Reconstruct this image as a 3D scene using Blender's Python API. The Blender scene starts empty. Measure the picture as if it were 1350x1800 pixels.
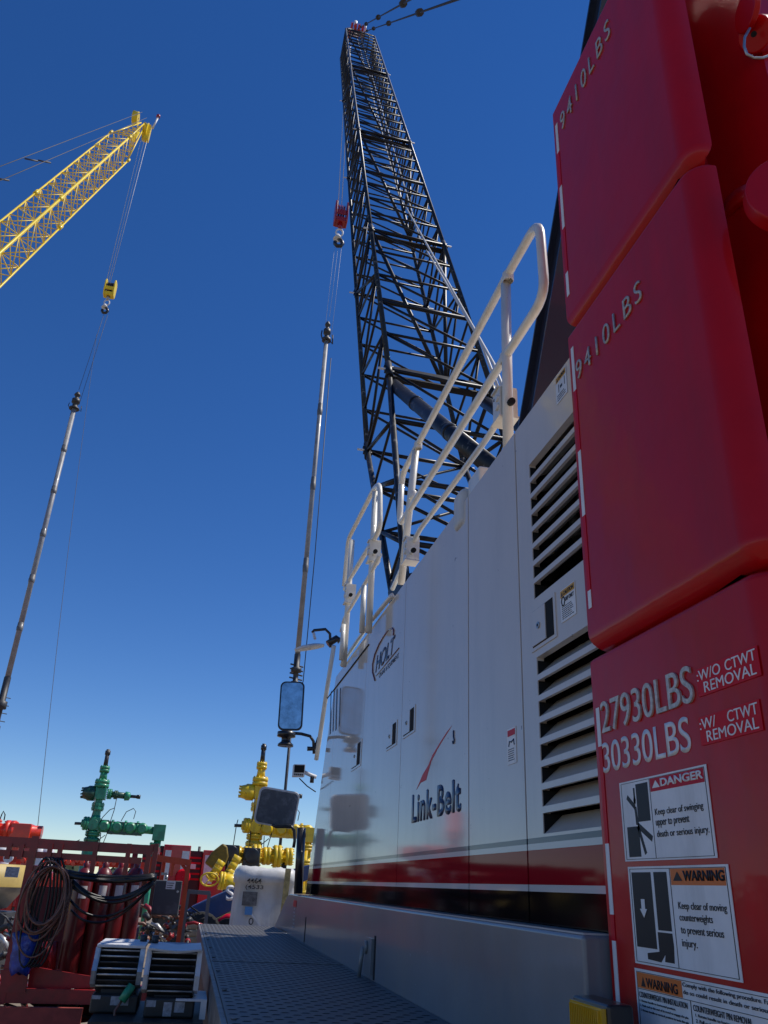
import bpy, bmesh, math, random
import numpy as np
from mathutils import Vector, Matrix
random.seed(7)
# ------------------------------------------------------------------ camera
F = 1400.0
def _n(v): return v / np.linalg.norm(v)
_UP = _n(np.array([142., -2960, F])); _P = np.array([-345., 650, F])
_FW = _n(_P - _UP * np.dot(_P, _UP)); _RT = np.cross(_FW, _UP)
RM = np.array([_RT, _FW, _UP])          # world = RM @ (right, down, forward)
sc = bpy.context.scene
cam = bpy.data.cameras.new('camera'); camo = bpy.data.objects.new('camera', cam)
sc.collection.objects.link(camo); sc.camera = camo
cam.lens = 36 * F / 1800.0; cam.sensor_width = 36; cam.clip_start = 0.05; cam.clip_end = 3000
camo.matrix_world = Matrix([[RM[i][0], -RM[i][1], -RM[i][2], 0] for i in range(3)] + [[0, 0, 0, 1]])
sc.render.resolution_x = 768; sc.render.resolution_y = 1024
# ------------------------------------------------------------------ light
SUN_EL = math.radians(57); SUN_AZ = math.radians(87)      # azimuth clockwise from +Y
w = bpy.data.worlds.new("World"); sc.world = w; w.use_nodes = True
nt = w.node_tree; nt.nodes.clear()
sky = nt.nodes.new('ShaderNodeTexSky'); sky.sky_type = 'NISHITA'; sky.sun_disc = False
sky.sun_elevation = SUN_EL; sky.sun_rotation = SUN_AZ
sky.altitude = 1500; sky.air_density = 1.0; sky.dust_density = 0.0; sky.ozone_density = 4.0
hs = nt.nodes.new('ShaderNodeHueSaturation'); hs.inputs['Hue'].default_value = .511; hs.inputs['Saturation'].default_value = 1.27; hs.inputs['Value'].default_value = 1.0
bg = nt.nodes.new('ShaderNodeBackground'); bg.inputs[1].default_value = 0.118
wo = nt.nodes.new('ShaderNodeOutputWorld')
nt.links.new(sky.outputs[0], hs.inputs['Color']); nt.links.new(hs.outputs[0], bg.inputs[0]); nt.links.new(bg.outputs[0], wo.inputs[0])
sun = bpy.data.lights.new('sun', 'SUN'); sun.energy = 4.2; sun.angle = math.radians(.5); sun.color = (1, .95, .87)
suno = bpy.data.objects.new('sun', sun); sc.collection.objects.link(suno)
sd = Vector((math.sin(SUN_AZ) * math.cos(SUN_EL), math.cos(SUN_AZ) * math.cos(SUN_EL), math.sin(SUN_EL)))
suno.rotation_euler = (-sd).to_track_quat('-Z', 'Y').to_euler()
sc.view_settings.view_transform = 'Standard'; sc.view_settings.look = 'None'
sc.view_settings.exposure = 0.0; sc.view_settings.gamma = 1
# ------------------------------------------------------------------ pixel -> real point on a real plane
def ray(x, y): return RM @ np.array([x - 675., y - 900., F])
def PX(x, y, X): r = ray(x, y); return Vector(r * X / r[0])
def PY(x, y, Y): r = ray(x, y); return Vector(r * Y / r[1])
def PZ(x, y, Z): r = ray(x, y); return Vector(r * Z / r[2])
GZ = -2.3
# ------------------------------------------------------------------ materials
MATS = {}
def mat(name, col, rough=.5, metal=0., coat=0., noise=0., nscale=6., bump=0., bscale=40., col2=None, emit=None,
        thr=None, crough=.05, spec=.5, chips=None, streak=None):
    m = bpy.data.materials.new(name); m.use_nodes = True; MATS[name] = m
    n = m.node_tree; b = n.nodes['Principled BSDF']
    b.inputs['Base Color'].default_value = (*col, 1); b.inputs['Roughness'].default_value = rough
    b.inputs['Metallic'].default_value = metal; b.inputs['Coat Weight'].default_value = coat
    b.inputs['Coat Roughness'].default_value = crough; b.inputs['Specular IOR Level'].default_value = spec if coat < .95 else 0.0
    tc = n.nodes.new('ShaderNodeTexCoord')
    if noise or col2:
        t = n.nodes.new('ShaderNodeTexNoise'); t.inputs['Scale'].default_value = nscale
        t.inputs['Detail'].default_value = 6; t.inputs['Roughness'].default_value = .65
        n.links.new(tc.outputs['Object'], t.inputs['Vector'])
        r = n.nodes.new('ShaderNodeValToRGB'); lo, hi = thr if thr else (.35, .65)
        c2 = col2 if col2 else tuple(min(1, c * (1 + noise)) for c in col)
        c1 = col if col2 else tuple(c * (1 - noise) for c in col)
        r.color_ramp.elements[0].position = lo; r.color_ramp.elements[0].color = (*c1, 1)
        r.color_ramp.elements[1].position = hi; r.color_ramp.elements[1].color = (*c2, 1)
        n.links.new(t.outputs[0], r.inputs[0]); n.links.new(r.outputs[0], b.inputs['Base Color'])
        rr = n.nodes.new('ShaderNodeMapRange'); rr.inputs[3].default_value = rough * .85; rr.inputs[4].default_value = min(1, rough * 1.25)
        n.links.new(t.outputs[0], rr.inputs[0]); n.links.new(rr.outputs[0], b.inputs['Roughness'])
    if bump:
        t2 = n.nodes.new('ShaderNodeTexNoise'); t2.inputs['Scale'].default_value = bscale; t2.inputs['Detail'].default_value = 3
        n.links.new(tc.outputs['Object'], t2.inputs['Vector'])
        bp = n.nodes.new('ShaderNodeBump'); bp.inputs['Strength'].default_value = bump; bp.inputs['Distance'].default_value = .02
        n.links.new(t2.outputs[0], bp.inputs['Height']); n.links.new(bp.outputs[0], b.inputs['Normal'])
        n.links.new(bp.outputs[0], b.inputs['Coat Normal'])
    def layer(fac_socket, colr, amt):
        mx = n.nodes.new('ShaderNodeMix'); mx.data_type = 'RGBA'
        mt_ = n.nodes.new('ShaderNodeMath'); mt_.operation = 'MULTIPLY'; mt_.inputs[1].default_value = amt
        n.links.new(fac_socket, mt_.inputs[0]); n.links.new(mt_.outputs[0], mx.inputs[0])
        bc = b.inputs['Base Color']
        if bc.is_linked: n.links.new(bc.links[0].from_socket, mx.inputs[6])
        else: mx.inputs[6].default_value = bc.default_value[:]
        mx.inputs[7].default_value = (*colr, 1); n.links.new(mx.outputs[2], bc)
    if streak:                                   # dust and run-down dirt, stretched along Z
        colr, amt, sc1 = streak; mp = n.nodes.new('ShaderNodeMapping'); mp.inputs['Scale'].default_value = (sc1, sc1, sc1 * .12)
        t3 = n.nodes.new('ShaderNodeTexNoise'); t3.inputs['Scale'].default_value = 1; t3.inputs['Detail'].default_value = 8; t3.inputs['Roughness'].default_value = .7
        n.links.new(tc.outputs['Object'], mp.inputs[0]); n.links.new(mp.outputs[0], t3.inputs['Vector'])
        r3 = n.nodes.new('ShaderNodeMapRange'); r3.inputs[1].default_value = .48; r3.inputs[2].default_value = .75; n.links.new(t3.outputs[0], r3.inputs[0]); layer(r3.outputs[0], colr, amt)
    if chips:                                    # small chips and scratches of another colour
        colr, sc2, th2 = chips; vo = n.nodes.new('ShaderNodeTexVoronoi'); vo.inputs['Scale'].default_value = sc2
        nz_ = n.nodes.new('ShaderNodeTexNoise'); nz_.inputs['Scale'].default_value = sc2 * 2.3; nz_.inputs['Detail'].default_value = 4
        va = n.nodes.new('ShaderNodeVectorMath'); va.operation = 'SCALE'; va.inputs['Scale'].default_value = .12
        vb_ = n.nodes.new('ShaderNodeVectorMath'); vb_.operation = 'ADD'
        n.links.new(tc.outputs['Object'], nz_.inputs['Vector']); n.links.new(nz_.outputs['Color'], va.inputs[0]); n.links.new(tc.outputs['Object'], vb_.inputs[0]); n.links.new(va.outputs[0], vb_.inputs[1]); n.links.new(vb_.outputs[0], vo.inputs['Vector'])
        sp = n.nodes.new('ShaderNodeSeparateColor'); n.links.new(vo.outputs['Color'], sp.inputs[0])
        g1_ = n.nodes.new('ShaderNodeMath'); g1_.operation = 'GREATER_THAN'; g1_.inputs[1].default_value = .86; n.links.new(sp.outputs[0], g1_.inputs[0])
        g2_ = n.nodes.new('ShaderNodeMath'); g2_.operation = 'LESS_THAN'; g2_.inputs[1].default_value = th2; n.links.new(vo.outputs['Distance'], g2_.inputs[0])
        g3_ = n.nodes.new('ShaderNodeMath'); g3_.operation = 'MULTIPLY'; n.links.new(g1_.outputs[0], g3_.inputs[0]); n.links.new(g2_.outputs[0], g3_.inputs[1]); layer(g3_.outputs[0], colr, .9)
    if emit: b.inputs['Emission Color'].default_value = (*emit, 1); b.inputs['Emission Strength'].default_value = 1
    return m
body = mat('grey_paint', (.68, .60, .51), .36, coat=.955, noise=.03, nscale=2, bump=.03, bscale=1.8, crough=.07, chips=((.12, .10, .09), 9, .05), streak=((.42, .38, .33), .25, 5))
bred = mat('stripe_red', (.29, .003, .012), .4, coat=.42, spec=.0, crough=.06, bump=.03, bscale=1.8)
bdark = mat('stripe_slate', (.05, .065, .09), .35, coat=.5, spec=.2)
blight = mat('stripe_light', (.55, .53, .50), .35, coat=.6, spec=.2)
bblack = mat('stripe_black', (.006, .005, .006), .3, coat=.28, spec=.0, crough=.07)
gap = mat('gap_black', (.006, .006, .006), .9)
fend = mat('fender_grey', (.225, .225, .225), .38, coat=.6, noise=.10, nscale=3, crough=.12, bump=.03, bscale=2, streak=((.30, .24, .17), .5, 3), chips=((.5, .5, .5), 12, .05))
deckm = mat('tread_plate', (.085, .085, .088), .5, noise=.3, nscale=4, bump=.1, bscale=60, col2=(.15, .14, .125), thr=(.45, .8))
deckd = mat('tread_dimple', (.010, .010, .012), .6)
edgem = mat('worn_edge', (.17, .165, .16), .5, metal=.3, noise=.4, nscale=8)
cream = mat('cream_rail', (.76, .73, .64), .35, coat=.5, noise=.05, nscale=12, chips=((.30, .24, .16), 22, .10), streak=((.55, .48, .36), .5, 14))
cwr = mat('counterweight_red', (.50, .0012, .004), .38, coat=.26, noise=.10, nscale=2.2, bump=.12, bscale=6, crough=.08, spec=.2, chips=((.55, .42, .30), 7, .045), streak=((.27, .012, .008), .5, 4))
weld = mat('weld_silver', (.55, .49, .42), .45, metal=.3, noise=.3, nscale=60)
white = mat('decal_white', (.84, .81, .77), .45, noise=.05, nscale=9, streak=((.42, .40, .37), .4, 12), chips=((.25, .03, .04), 26, .06))
ink = mat('decal_ink', (.010, .011, .015), .45, spec=.3)
orange = mat('decal_orange', (.75, .17, .02), .45)
amberd = mat('decal_amber', (.72, .36, .03), .45)
dred = mat('decal_red', (.55, .005, .03), .45, spec=.2)
dred2 = mat('decal_red_back', (.62, .003, .016), .45, spec=.2)
navy = mat('decal_navy', (.012, .032, .085), .4, coat=.15)
plum = mat('decal_plum', (.13, .03, .07), .4, coat=.6)
boomk = mat('boom_black', (.008, .008, .011), .42, noise=.5, nscale=5, spec=.35)
boomworn = mat('boom_worn', (.009, .010, .014), .38, col2=(.22, .22, .22), nscale=8, thr=(.57, .74), spec=.4)
mastn = mat('mast_navy', (.010, .016, .035), .4, coat=.4)
steel = mat('bare_steel', (.40, .40, .40), .35, metal=.8, noise=.25, nscale=8)
collar = mat('collar_grey', (.13, .13, .13), .5, coat=.1)
pipeg = mat('pipe_grey', (.27, .27, .275), .42, coat=.2, noise=.2, nscale=3)
steeld = mat('dark_steel', (.06, .06, .062), .5, metal=.4, noise=.3, nscale=8)
rope = mat('wire_rope', (.62, .60, .56), .5)
roped = mat('dark_rope', (.05, .05, .055), .6)
black = mat('black_rubber', (.012, .012, .012), .55)
blackp = mat('black_paint', (.012, .012, .014), .35, coat=.3)
mirr = mat('mirror_glass', (.55, .57, .58), .03, metal=1., noise=.25, nscale=14, crough=.3)
mirrd = mat('scratched_mirror', (.34, .35, .36), .16, metal=.8, col2=(.70, .70, .70), nscale=16, thr=(.48, .8))
hred = mat('hook_red', (.30, .006, .012), .4, coat=.4, noise=.2)
yel = mat('crane_yellow', (.88, .63, .010), .4, coat=.3, noise=.06, nscale=3)
yelo = mat('bracing_yellow', (.86, .60, .02), .45, noise=.1)
tgreen = mat('valve_green', (.022, .27, .13), .42, coat=.3, noise=.3, nscale=4, chips=((.25, .2, .15), 6, .10), streak=((.05, .09, .05), .5, 5))
tgreend = mat('valve_green_dark', (.008, .06, .032), .45, coat=.3, noise=.3, nscale=4)
tyel = mat('valve_yellow', (.80, .54, .008), .42, coat=.3, noise=.16, nscale=4, chips=((.12, .09, .05), 6, .12), streak=((.30, .17, .02), .6, 5))
tred = mat('valve_red', (.75, .035, .008), .4, coat=.4, noise=.12)
rackr = mat('rack_red', (.28, .009, .012), .45, coat=.2, noise=.35, nscale=5)
rackb = mat('rack_bright', (.62, .045, .015), .5, noise=.2, nscale=6)
trail = mat('trailer_red', (.48, .006, .018), .4, coat=.5, noise=.08, nscale=2)
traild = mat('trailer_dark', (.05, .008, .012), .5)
cylr = mat('cylinder_red', (.13, .007, .008), .38, coat=.3, noise=.2, nscale=4)  # shadow on the cylinders is put into this darkened red
orangef = mat('frame_orange', (.68, .085, .025), .5, noise=.15, nscale=6)
boxg = mat('box_grey', (.085, .088, .09), .5, metal=.2, col2=(.22, .22, .22), nscale=4, thr=(.5, .8))
alu = mat('aluminium', (.55, .55, .54), .38, metal=.55, noise=.3, nscale=10)
aluw = mat('white_metal', (.68, .68, .68), .5, noise=.12, nscale=7)
casek = mat('case_olive_black', (.026, .027, .025), .5, noise=.3, nscale=6)
tank = mat('tank_steel', (.34, .33, .30), .35, metal=.5, noise=.15, nscale=5)
tanky = mat('tank_yellow', (.48, .34, .09), .5, noise=.12)
totew = mat('tote_white', (.62, .61, .58), .45, noise=.08, nscale=3, bump=.3, bscale=7, streak=((.33, .29, .22), .6, 5), chips=((.15, .12, .09), 5, .10))
strap = mat('strap_tan', (.46, .34, .13), .8, noise=.35, nscale=16)
lift = mat('lift_blue', (.015, .045, .14), .4, coat=.4, noise=.15)
bluec = mat('blue_bag', (.006, .04, .30), .35, coat=.4, noise=.4, nscale=12, bump=.5, bscale=16)
hoseb = mat('hose_black', (.010, .010, .010), .4)
hosec = mat('hose_brown', (.20, .09, .06), .45, noise=.3, nscale=20)
tyre = mat('tyre', (.02, .019, .018), .85, noise=.3)
sand = mat('sandbag', (.45, .36, .24), .9, noise=.2, bump=.4, bscale=12)
amber = mat('amber_lens', (.75, .40, .02), .2, coat=1.)
paper = mat('paper_grey', (.35, .36, .38), .6, noise=.35, nscale=40)
photo = mat('label_photo', (.07, .065, .06), .5, col2=(.24, .22, .20), nscale=14)
bluel = mat('label_blue', (.10, .28, .55), .5)
tarp = mat('tarp_olive', (.20, .13, .008), .6, noise=.4, nscale=5, bump=.4, bscale=6)
tan = mat('beam_dusty_red', (.34, .06, .045), .7, noise=.3, nscale=5)
dirt = mat('caliche_dirt', (.21, .165, .12), .95, noise=.25, nscale=.8, bump=.4, bscale=5)
greyp = mat('grey_post', (.15, .16, .165), .5, metal=.2)
# ------------------------------------------------------------------ mesh builder
LOC = {}
class MB:
    def __init__(s): s.v = []; s.f = []; s.m = []; s.sm = []
    def add(s, vs, fs, m=0, smooth=False):
        o = len(s.v); s.v += [tuple(v) for v in vs]
        for f in fs: s.f.append([i + o for i in f]); s.m.append(m); s.sm.append(smooth)
        return s
    def box(s, a, b, m=0):
        x0, x1 = sorted((a[0], b[0])); y0, y1 = sorted((a[1], b[1])); z0, z1 = sorted((a[2], b[2]))
        return s.add([(x0, y0, z0), (x1, y0, z0), (x1, y1, z0), (x0, y1, z0), (x0, y0, z1), (x1, y0, z1), (x1, y1, z1), (x0, y1, z1)],
              [(0, 3, 2, 1), (4, 5, 6, 7), (0, 1, 5, 4), (1, 2, 6, 5), (2, 3, 7, 6), (3, 0, 4, 7)], m)
    def obox(s, c, ax, sz, m=0):
        c = Vector(c); A = [Vector(a).normalized() * (q / 2) for a, q in zip(ax, sz)]; vs = []
        for k in (-1, 1):
            for i, j in ((-1, -1), (1, -1), (1, 1), (-1, 1)): vs.append(c + A[0] * i + A[1] * j + A[2] * k)
        return s.add(vs, [(0, 3, 2, 1), (4, 5, 6, 7), (0, 1, 5, 4), (1, 2, 6, 5), (2, 3, 7, 6), (3, 0, 4, 7)], m)
    def beam(s, p, q, a, b, m=0, up=(0, 0, 1)):
        p = Vector(p); q = Vector(q); d = (q - p); u = Vector(up)
        if abs(d.normalized().dot(u)) > .97: u = Vector((0, 1, 0))
        x = d.cross(u).normalized(); y = x.cross(d).normalized()
        return s.obox((p + q) / 2, (x, y, d), (a, b, d.length), m)
    def cyl(s, p, q, r, r2=None, n=10, m=0, caps=True):
        p = Vector(p); q = Vector(q); r2 = r if r2 is None else r2; d = (q - p).normalized()
        x = d.orthogonal().normalized(); y = d.cross(x); vs = []
        for c, rr in ((p, r), (q, r2)):
            for k in range(n): a = 2 * math.pi * k / n; vs.append(c + (x * math.cos(a) + y * math.sin(a)) * rr)
        s.add(vs, [(k, (k + 1) % n, n + (k + 1) % n, n + k) for k in range(n)], m, True)
        if caps: s.add(vs, [tuple(range(n))[::-1], tuple(range(n, 2 * n))], m)
        return s
    def tube(s, pts, r, n=8, m=0, closed=False):
        pts = [Vector(p) for p in pts]; L = len(pts); vs = []; prev = None
        for i, p in enumerate(pts):
            a = pts[i - 1] if (i or closed) else p; b = pts[(i + 1) % L] if (i < L - 1 or closed) else p
            d = (b - a).normalized(); x = prev - d * prev.dot(d) if prev else d.orthogonal()
            if x.length < 1e-6: x = d.orthogonal()
            x.normalize(); prev = x; y = d.cross(x)
            for k in range(n): t = 2 * math.pi * k / n; vs.append(p + (x * math.cos(t) + y * math.sin(t)) * r)
        R = L if closed else L - 1
        s.add(vs, [(i * n + k, i * n + (k + 1) % n, ((i + 1) % L) * n + (k + 1) % n, ((i + 1) % L) * n + k) for i in range(R) for k in range(n)], m, True)
        if not closed: s.add(vs, [tuple(range(n))[::-1], tuple(range((L - 1) * n, L * n))], m)
        return s
    def lathe(s, o, d, prof, n=16, m=0):
        o = Vector(o); d = Vector(d).normalized(); x = d.orthogonal().normalized(); y = d.cross(x)
        for (t0, r0), (t1, r1) in zip(prof, prof[1:]):
            sm = abs(t1 - t0) > 1e-4
            vs = [o + d * t + (x * math.cos(2 * math.pi * k / n) + y * math.sin(2 * math.pi * k / n)) * max(r, 1e-4) for t, r in ((t0, r0), (t1, r1)) for k in range(n)]
            s.add(vs, [(k, (k + 1) % n, n + (k + 1) % n, n + k) for k in range(n)], m, sm)
        return s
    def prism(s, poly, off, m=0):
        poly = [Vector(p) for p in poly]; off = Vector(off); n = len(poly)
        vs = poly + [p + off for p in poly]
        return s.add(vs, [tuple(range(n))[::-1], tuple(range(n, 2 * n))] + [(k, (k + 1) % n, n + (k + 1) % n, n + k) for k in range(n)], m)
    def build(s, name, mats, parent=None, bevel=0, seg=3, fixn=True, angle=None):
        if not isinstance(mats, (list, tuple)): mats = [mats]
        L = LOC.get(parent.name, Vector((0, 0, 0))) if parent else Vector((0, 0, 0))
        me = bpy.data.meshes.new(name)
        me.from_pydata([(v[0] - L[0], v[1] - L[1], v[2] - L[2]) for v in s.v], [], s.f)
        for m in mats: me.materials.append(m)
        for p, m, sm in zip(me.polygons, s.m, s.sm): p.material_index = m; p.use_smooth = sm
        bm = bmesh.new(); bm.from_mesh(me)
        bmesh.ops.remove_doubles(bm, verts=bm.verts, dist=1e-5)
        if fixn: bmesh.ops.recalc_face_normals(bm, faces=bm.faces)
        bm.to_mesh(me); bm.free()
        o = bpy.data.objects.new(name, me); sc.collection.objects.link(o)
        if parent: o.parent = parent; LOC[o.name] = L
        if bevel:
            b = o.modifiers.new('bevel', 'BEVEL'); b.width = bevel; b.segments = seg; b.limit_method = 'ANGLE'; b.angle_limit = math.radians(40)
            for p in me.polygons: p.use_smooth = True
            wn = o.modifiers.new('wn', 'WEIGHTED_NORMAL'); wn.keep_sharp = True
        return o
def thing(name, label, cat, loc, group=None):
    o = bpy.data.objects.new(name, None); sc.collection.objects.link(o); o.location = loc; o.empty_display_size = .1
    o['label'] = label; o['category'] = cat
    if group: o['group'] = group
    LOC[o.name] = Vector(loc); return o
def tag(o, label, cat, group=None):
    o['label'] = label; o['category'] = cat
    if group: o['group'] = group
    return o
def struct(o): o['kind'] = 'structure'; return o
# text laid on a plane: O = lower-left corner, ex/ey = unit axes, width & height in metres
def text(name, s, O, ex, ey, wd, ht, m, parent, bold=0., ext=.0005, shear=0., spacing=1., raise_=.0008, fat=0.):
    c = bpy.data.curves.new('t', 'FONT'); c.body = s; c.extrude = 0; c.offset = bold; c.shear = shear; c.space_character = spacing
    c.space_line = 1.05
    o = bpy.data.objects.new('t', c); sc.collection.objects.link(o); dg = bpy.context.evaluated_depsgraph_get(); dg.update()
    me = bpy.data.meshes.new_from_object(o.evaluated_get(dg)); bpy.data.objects.remove(o)
    xs = [v.co.x for v in me.vertices]; ys = [v.co.y for v in me.vertices]
    x0, x1, y0, y1 = min(xs), max(xs), min(ys), max(ys)
    O = Vector(O); ex = Vector(ex).normalized(); ey = Vector(ey).normalized(); nz = ex.cross(ey)
    L = LOC.get(parent.name, Vector((0, 0, 0)))
    bm = bmesh.new(); bm.from_mesh(me)
    if fat:
        g0 = bm.verts[:] + bm.edges[:] + bm.faces[:]
        for q_, (fx_, fy_) in enumerate(((-fat, 0), (fat, 0), (-fat * .5, fat * .5), (fat * .5, -fat * .4))):
            d_ = bmesh.ops.duplicate(bm, geom=g0)['geom']
            for v in d_:
                if isinstance(v, bmesh.types.BMVert): v.co.x += fx_; v.co.y += fy_; v.co.z = .00012 * (q_ + 1)
    r = bmesh.ops.extrude_face_region(bm, geom=bm.faces[:])
    ev = [g for g in r['geom'] if isinstance(g, bmesh.types.BMVert)]
    top = set(v.index for v in ev); evs = set(ev)
    for v in bm.verts:
        h = (ext + raise_ if v in evs else raise_ * .3) + v.co.z
        v.co = O + ex * ((v.co.x - x0) / (x1 - x0) * wd) + ey * ((v.co.y - y0) / (y1 - y0) * ht) + nz * h - L
    bmesh.ops.recalc_face_normals(bm, faces=bm.faces)
    bm.to_mesh(me); bm.free(); me.name = name; me.materials.clear(); me.materials.append(m)
    for p in me.polygons: p.material_index = 0
    q = bpy.data.objects.new(name, me); sc.collection.objects.link(q); q.parent = parent; LOC[q.name] = L
    return q
EX = Vector((0, -1, 0)); EZ = Vector((0, 0, 1))
def stext(name, s, x0, y0, x1, ytop, X, m, parent, **k):
    """text on the plane X=const; (x0,y0) photo pixel of lower left, x1 right end, ytop cap top over x0"""
    a = PX(x0, y0, X); r = None
    # find Y where baseline z=a.z meets column x1
    lo, hi = 0.3, a.y
    yb = y0
    for _ in range(60):
        mid = (lo + hi) / 2
        c = RM.T @ np.array([X, mid, a.z]); px = 675 + F * c[0] / c[2]
        if px > x1: lo = mid
        else: hi = mid
    t = PX(x0, ytop, X)
    return text(name, s, a, EX, EZ, a.y - lo, t.z - a.z, m, parent, **k)

# ================================================================== GROUND
g = MB(); g.box((-900, -900, GZ - 1), (900, 1500, GZ)); struct(g.build('ground', dirt))
# ================================================================== MOBILE CRANE
B = 1.2
crane = thing('mobile_crane', 'big grey and red truck crane with its dark lattice boom raised', 'crane', (2.6, 5, GZ))
ZR, ZB = 1.93, -.085
ZL = [ZB, .014, .036, .149, .170, .189, ZR]
bandm = [4, 3, 1, 3, 2, 0]
BM_ = [body, bred, bdark, blight, bblack, gap]
def slab(mb, y0, y1, th=.03, y0t=None, y1t=None):
    """panel with painted bands; y0 rear, y1 front; y1t = front y at the top"""
    y1t = y1 if y1t is None else y1t
    def yf(z): return y1 + (y1t - y1) * (z - ZB) / (ZR - ZB)
    for i in range(6):
        za, zb = ZL[i], ZL[i + 1]
        mb.add([(B, y0, za), (B, yf(za), za), (B, yf(zb), zb), (B, y0, zb)], [(0, 1, 2, 3)], bandm[i])
        mb.add([(B, y0, za), (B + th, y0, za), (B + th, y0, zb), (B, y0, zb)], [(0, 1, 2, 3)], bandm[i])
        mb.add([(B, yf(za), za), (B + th, yf(za), za), (B + th, yf(zb), zb), (B, yf(zb), zb)], [(0, 1, 2, 3)], bandm[i])
    mb.add([(B, y0, ZR), (B, yf(ZR), ZR), (B + th, yf(ZR), ZR), (B + th, y0, ZR)], [(0, 1, 2, 3)], 0)
    mb.add([(B, y0, ZB), (B, yf(ZB), ZB), (B + th, yf(ZB), ZB), (B + th, y0, ZB)], [(0, 1, 2, 3)], 4)
core = MB(); core.prism([(B + .045, 3.02, ZB), (B + .045, 8.95, ZB), (B + .045, 7.95, ZR - .015), (B + .045, 3.02, ZR - .015)], (2.8, 0, 0))
core.box((B + .25, 2.33, ZB), (B + 2.8, 3.01, ZR - .015))
core.build('housing', gap, crane)
rf = MB(); rf.prism([(B + .035, 2.32, ZR - .012), (B + .035, 8.0, ZR - .012), (B + .035, 8.0, ZR + .0), (B + .035, 2.32, ZR + .0)], (2.85, 0, 0))
rf.build('roof', body, crane)
fr = MB(); fr.prism([(B + .03, 9.06, ZB), (B + .03, 8.0, ZR), (B + .03, 7.96, ZR), (B + .03, 9.0, ZB)], (2.8, 0, 0)); fr.build('front_panel', body, crane)
doors = {}
for nm, y0, y1, y1t in (('b', 2.988, 3.662, None), ('c', 3.676, 5.036, None), ('d', 5.044, 6.346, None), ('e', 6.352, 7.86, None), ('f', 7.866, 9.06, 8.0)):
    mb = MB(); slab(mb, y0, y1, y1t=y1t)
    doors[nm] = mb.build('side_door' if nm in 'bcd' else 'side_panel', BM_, crane, fixn=True)
# louvred door
pa = MB(); slab(pa, 2.90, 2.975)                       # stile
yl = PX(930, 820, B).y; yr = 2.30
lv = MB()
def band_face(z0, z1, y0, y1): lv.box((B, y0, z0), (B + .03, y1, z1), 0)
zu1 = PX(928, 820, B).z; zu0 = PX(935, 1057, B).z; zl1 = PX(940, 1158, B).z; zl0 = PX(953, 1466, B).z
YS = 2.90
slab2 = MB(); slab2.box((B, yr, zu1), (B + .03, YS, ZR)); slab2.box((B, yr, zl1), (B + .03, YS, zu0))
slab2.box((B, yr, .189), (B + .03, YS, zl0)); slab2.box((B, yl, zl0), (B + .03, YS, zl1)) if yl < YS else None
slab2.box((B, yl, zu0), (B + .03, YS, zu1)) if yl < YS else None
for i in range(5): slab2.box((B, yr, ZL[i]), (B + .03, YS, ZL[i + 1]), bandm[i])
for a, b_, rise in ((zu0, zu1, .036), (zl0, zl1, .066)):
    p = (b_ - a) / 8
    for k in range(8):
        z = a + p * k
        if k: slab2.box((B, yr, z - .011), (B + .014, yl, z + .011))
        zz = z + (.011 if k else 0)
        slab2.add([(B + .003, yr, zz), (B + .003, yl, zz), (B + .075, yl - .0, zz + rise), (B + .075, yr, zz + rise),
                   (B + .006, yr, zz - .003), (B + .006, yl, zz - .003), (B + .078, yl, zz + rise - .003), (B + .078, yr, zz + rise - .003)],
                  [(0, 1, 2, 3), (7, 6, 5, 4), (2, 3, 7, 6)], 0)
        slab2.box((B + .004, yl - .002, zz), (B + .10, yl + .004, z + p - .012), 5)
for i in range(len(pa.f)):
    pass
slab2.v, off = slab2.v, len(slab2.v)
slab2.v += pa.v; slab2.f += [[i + off for i in f] for f in pa.f]; slab2.m += pa.m; slab2.sm += pa.sm
ldoor = slab2.build('louvered_door', BM_, crane)
eng = MB()
for k in range(5): eng.cyl((B + .2, 2.4 + .1 * k, 1.35 + .05 * (k % 2)), (B + .2, 2.45 + .1 * k, 1.55), .03)
eng.build('engine_pipes', steeld, crane)
# latches
def latch(x0, y0, x1, y1, par, dark=True):
    a = PX(x0, y1, B); c = PX(x1, y0, B); m = MB()
    y_f, y_r = a.y, c.y; z0, z1 = a.z, c.z if c.z > a.z else a.z + .2
    return y_f, y_r, z0, z1
def latch_at(yc, zc, wy, hz, par, big=False):
    m = MB()
    m.box((B - .004, yc - wy / 2, zc - hz / 2), (B + .001, yc + wy / 2, zc + hz / 2), 0)
    m.box((B - .0055, yc - wy * .42, zc - hz * .42), (B - .003, yc + wy * .42, zc + hz * .42), 2)
    m.box((B - .009, yc - wy * .14, zc - hz * .40), (B - .0035, yc + wy * .40, zc + hz * .40), 0)
    m.cyl((B - .008, yc + wy * .12, zc), (B - .014, yc + wy * .12, zc), .013, n=16, m=1)
    m.cyl((B - .0135, yc + wy * .12, zc), (B - .0148, yc + wy * .12, zc), .006, n=12, m=2)
    m.build('latch', [body, steel, gap], par)
for (x0, x1, y0, y1, dn) in ((709, 730, 1246, 1292, 'c'), (680, 698, 1272, 1314, 'd'), (619, 635, 1306, 1350, 'e'), (934, 979, 1056, 1134, 'l')):
    ym = (y0 + y1) / 2; a_ = PX(x0, ym, B); c_ = PX(x1, ym, B); xm = (x0 + x1) / 2
    latch_at((a_.y + c_.y) / 2, PX(xm, ym, B).z, a_.y - c_.y, PX(xm, y0, B).z - PX(xm, y1, B).z, doors.get(dn, ldoor))
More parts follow.
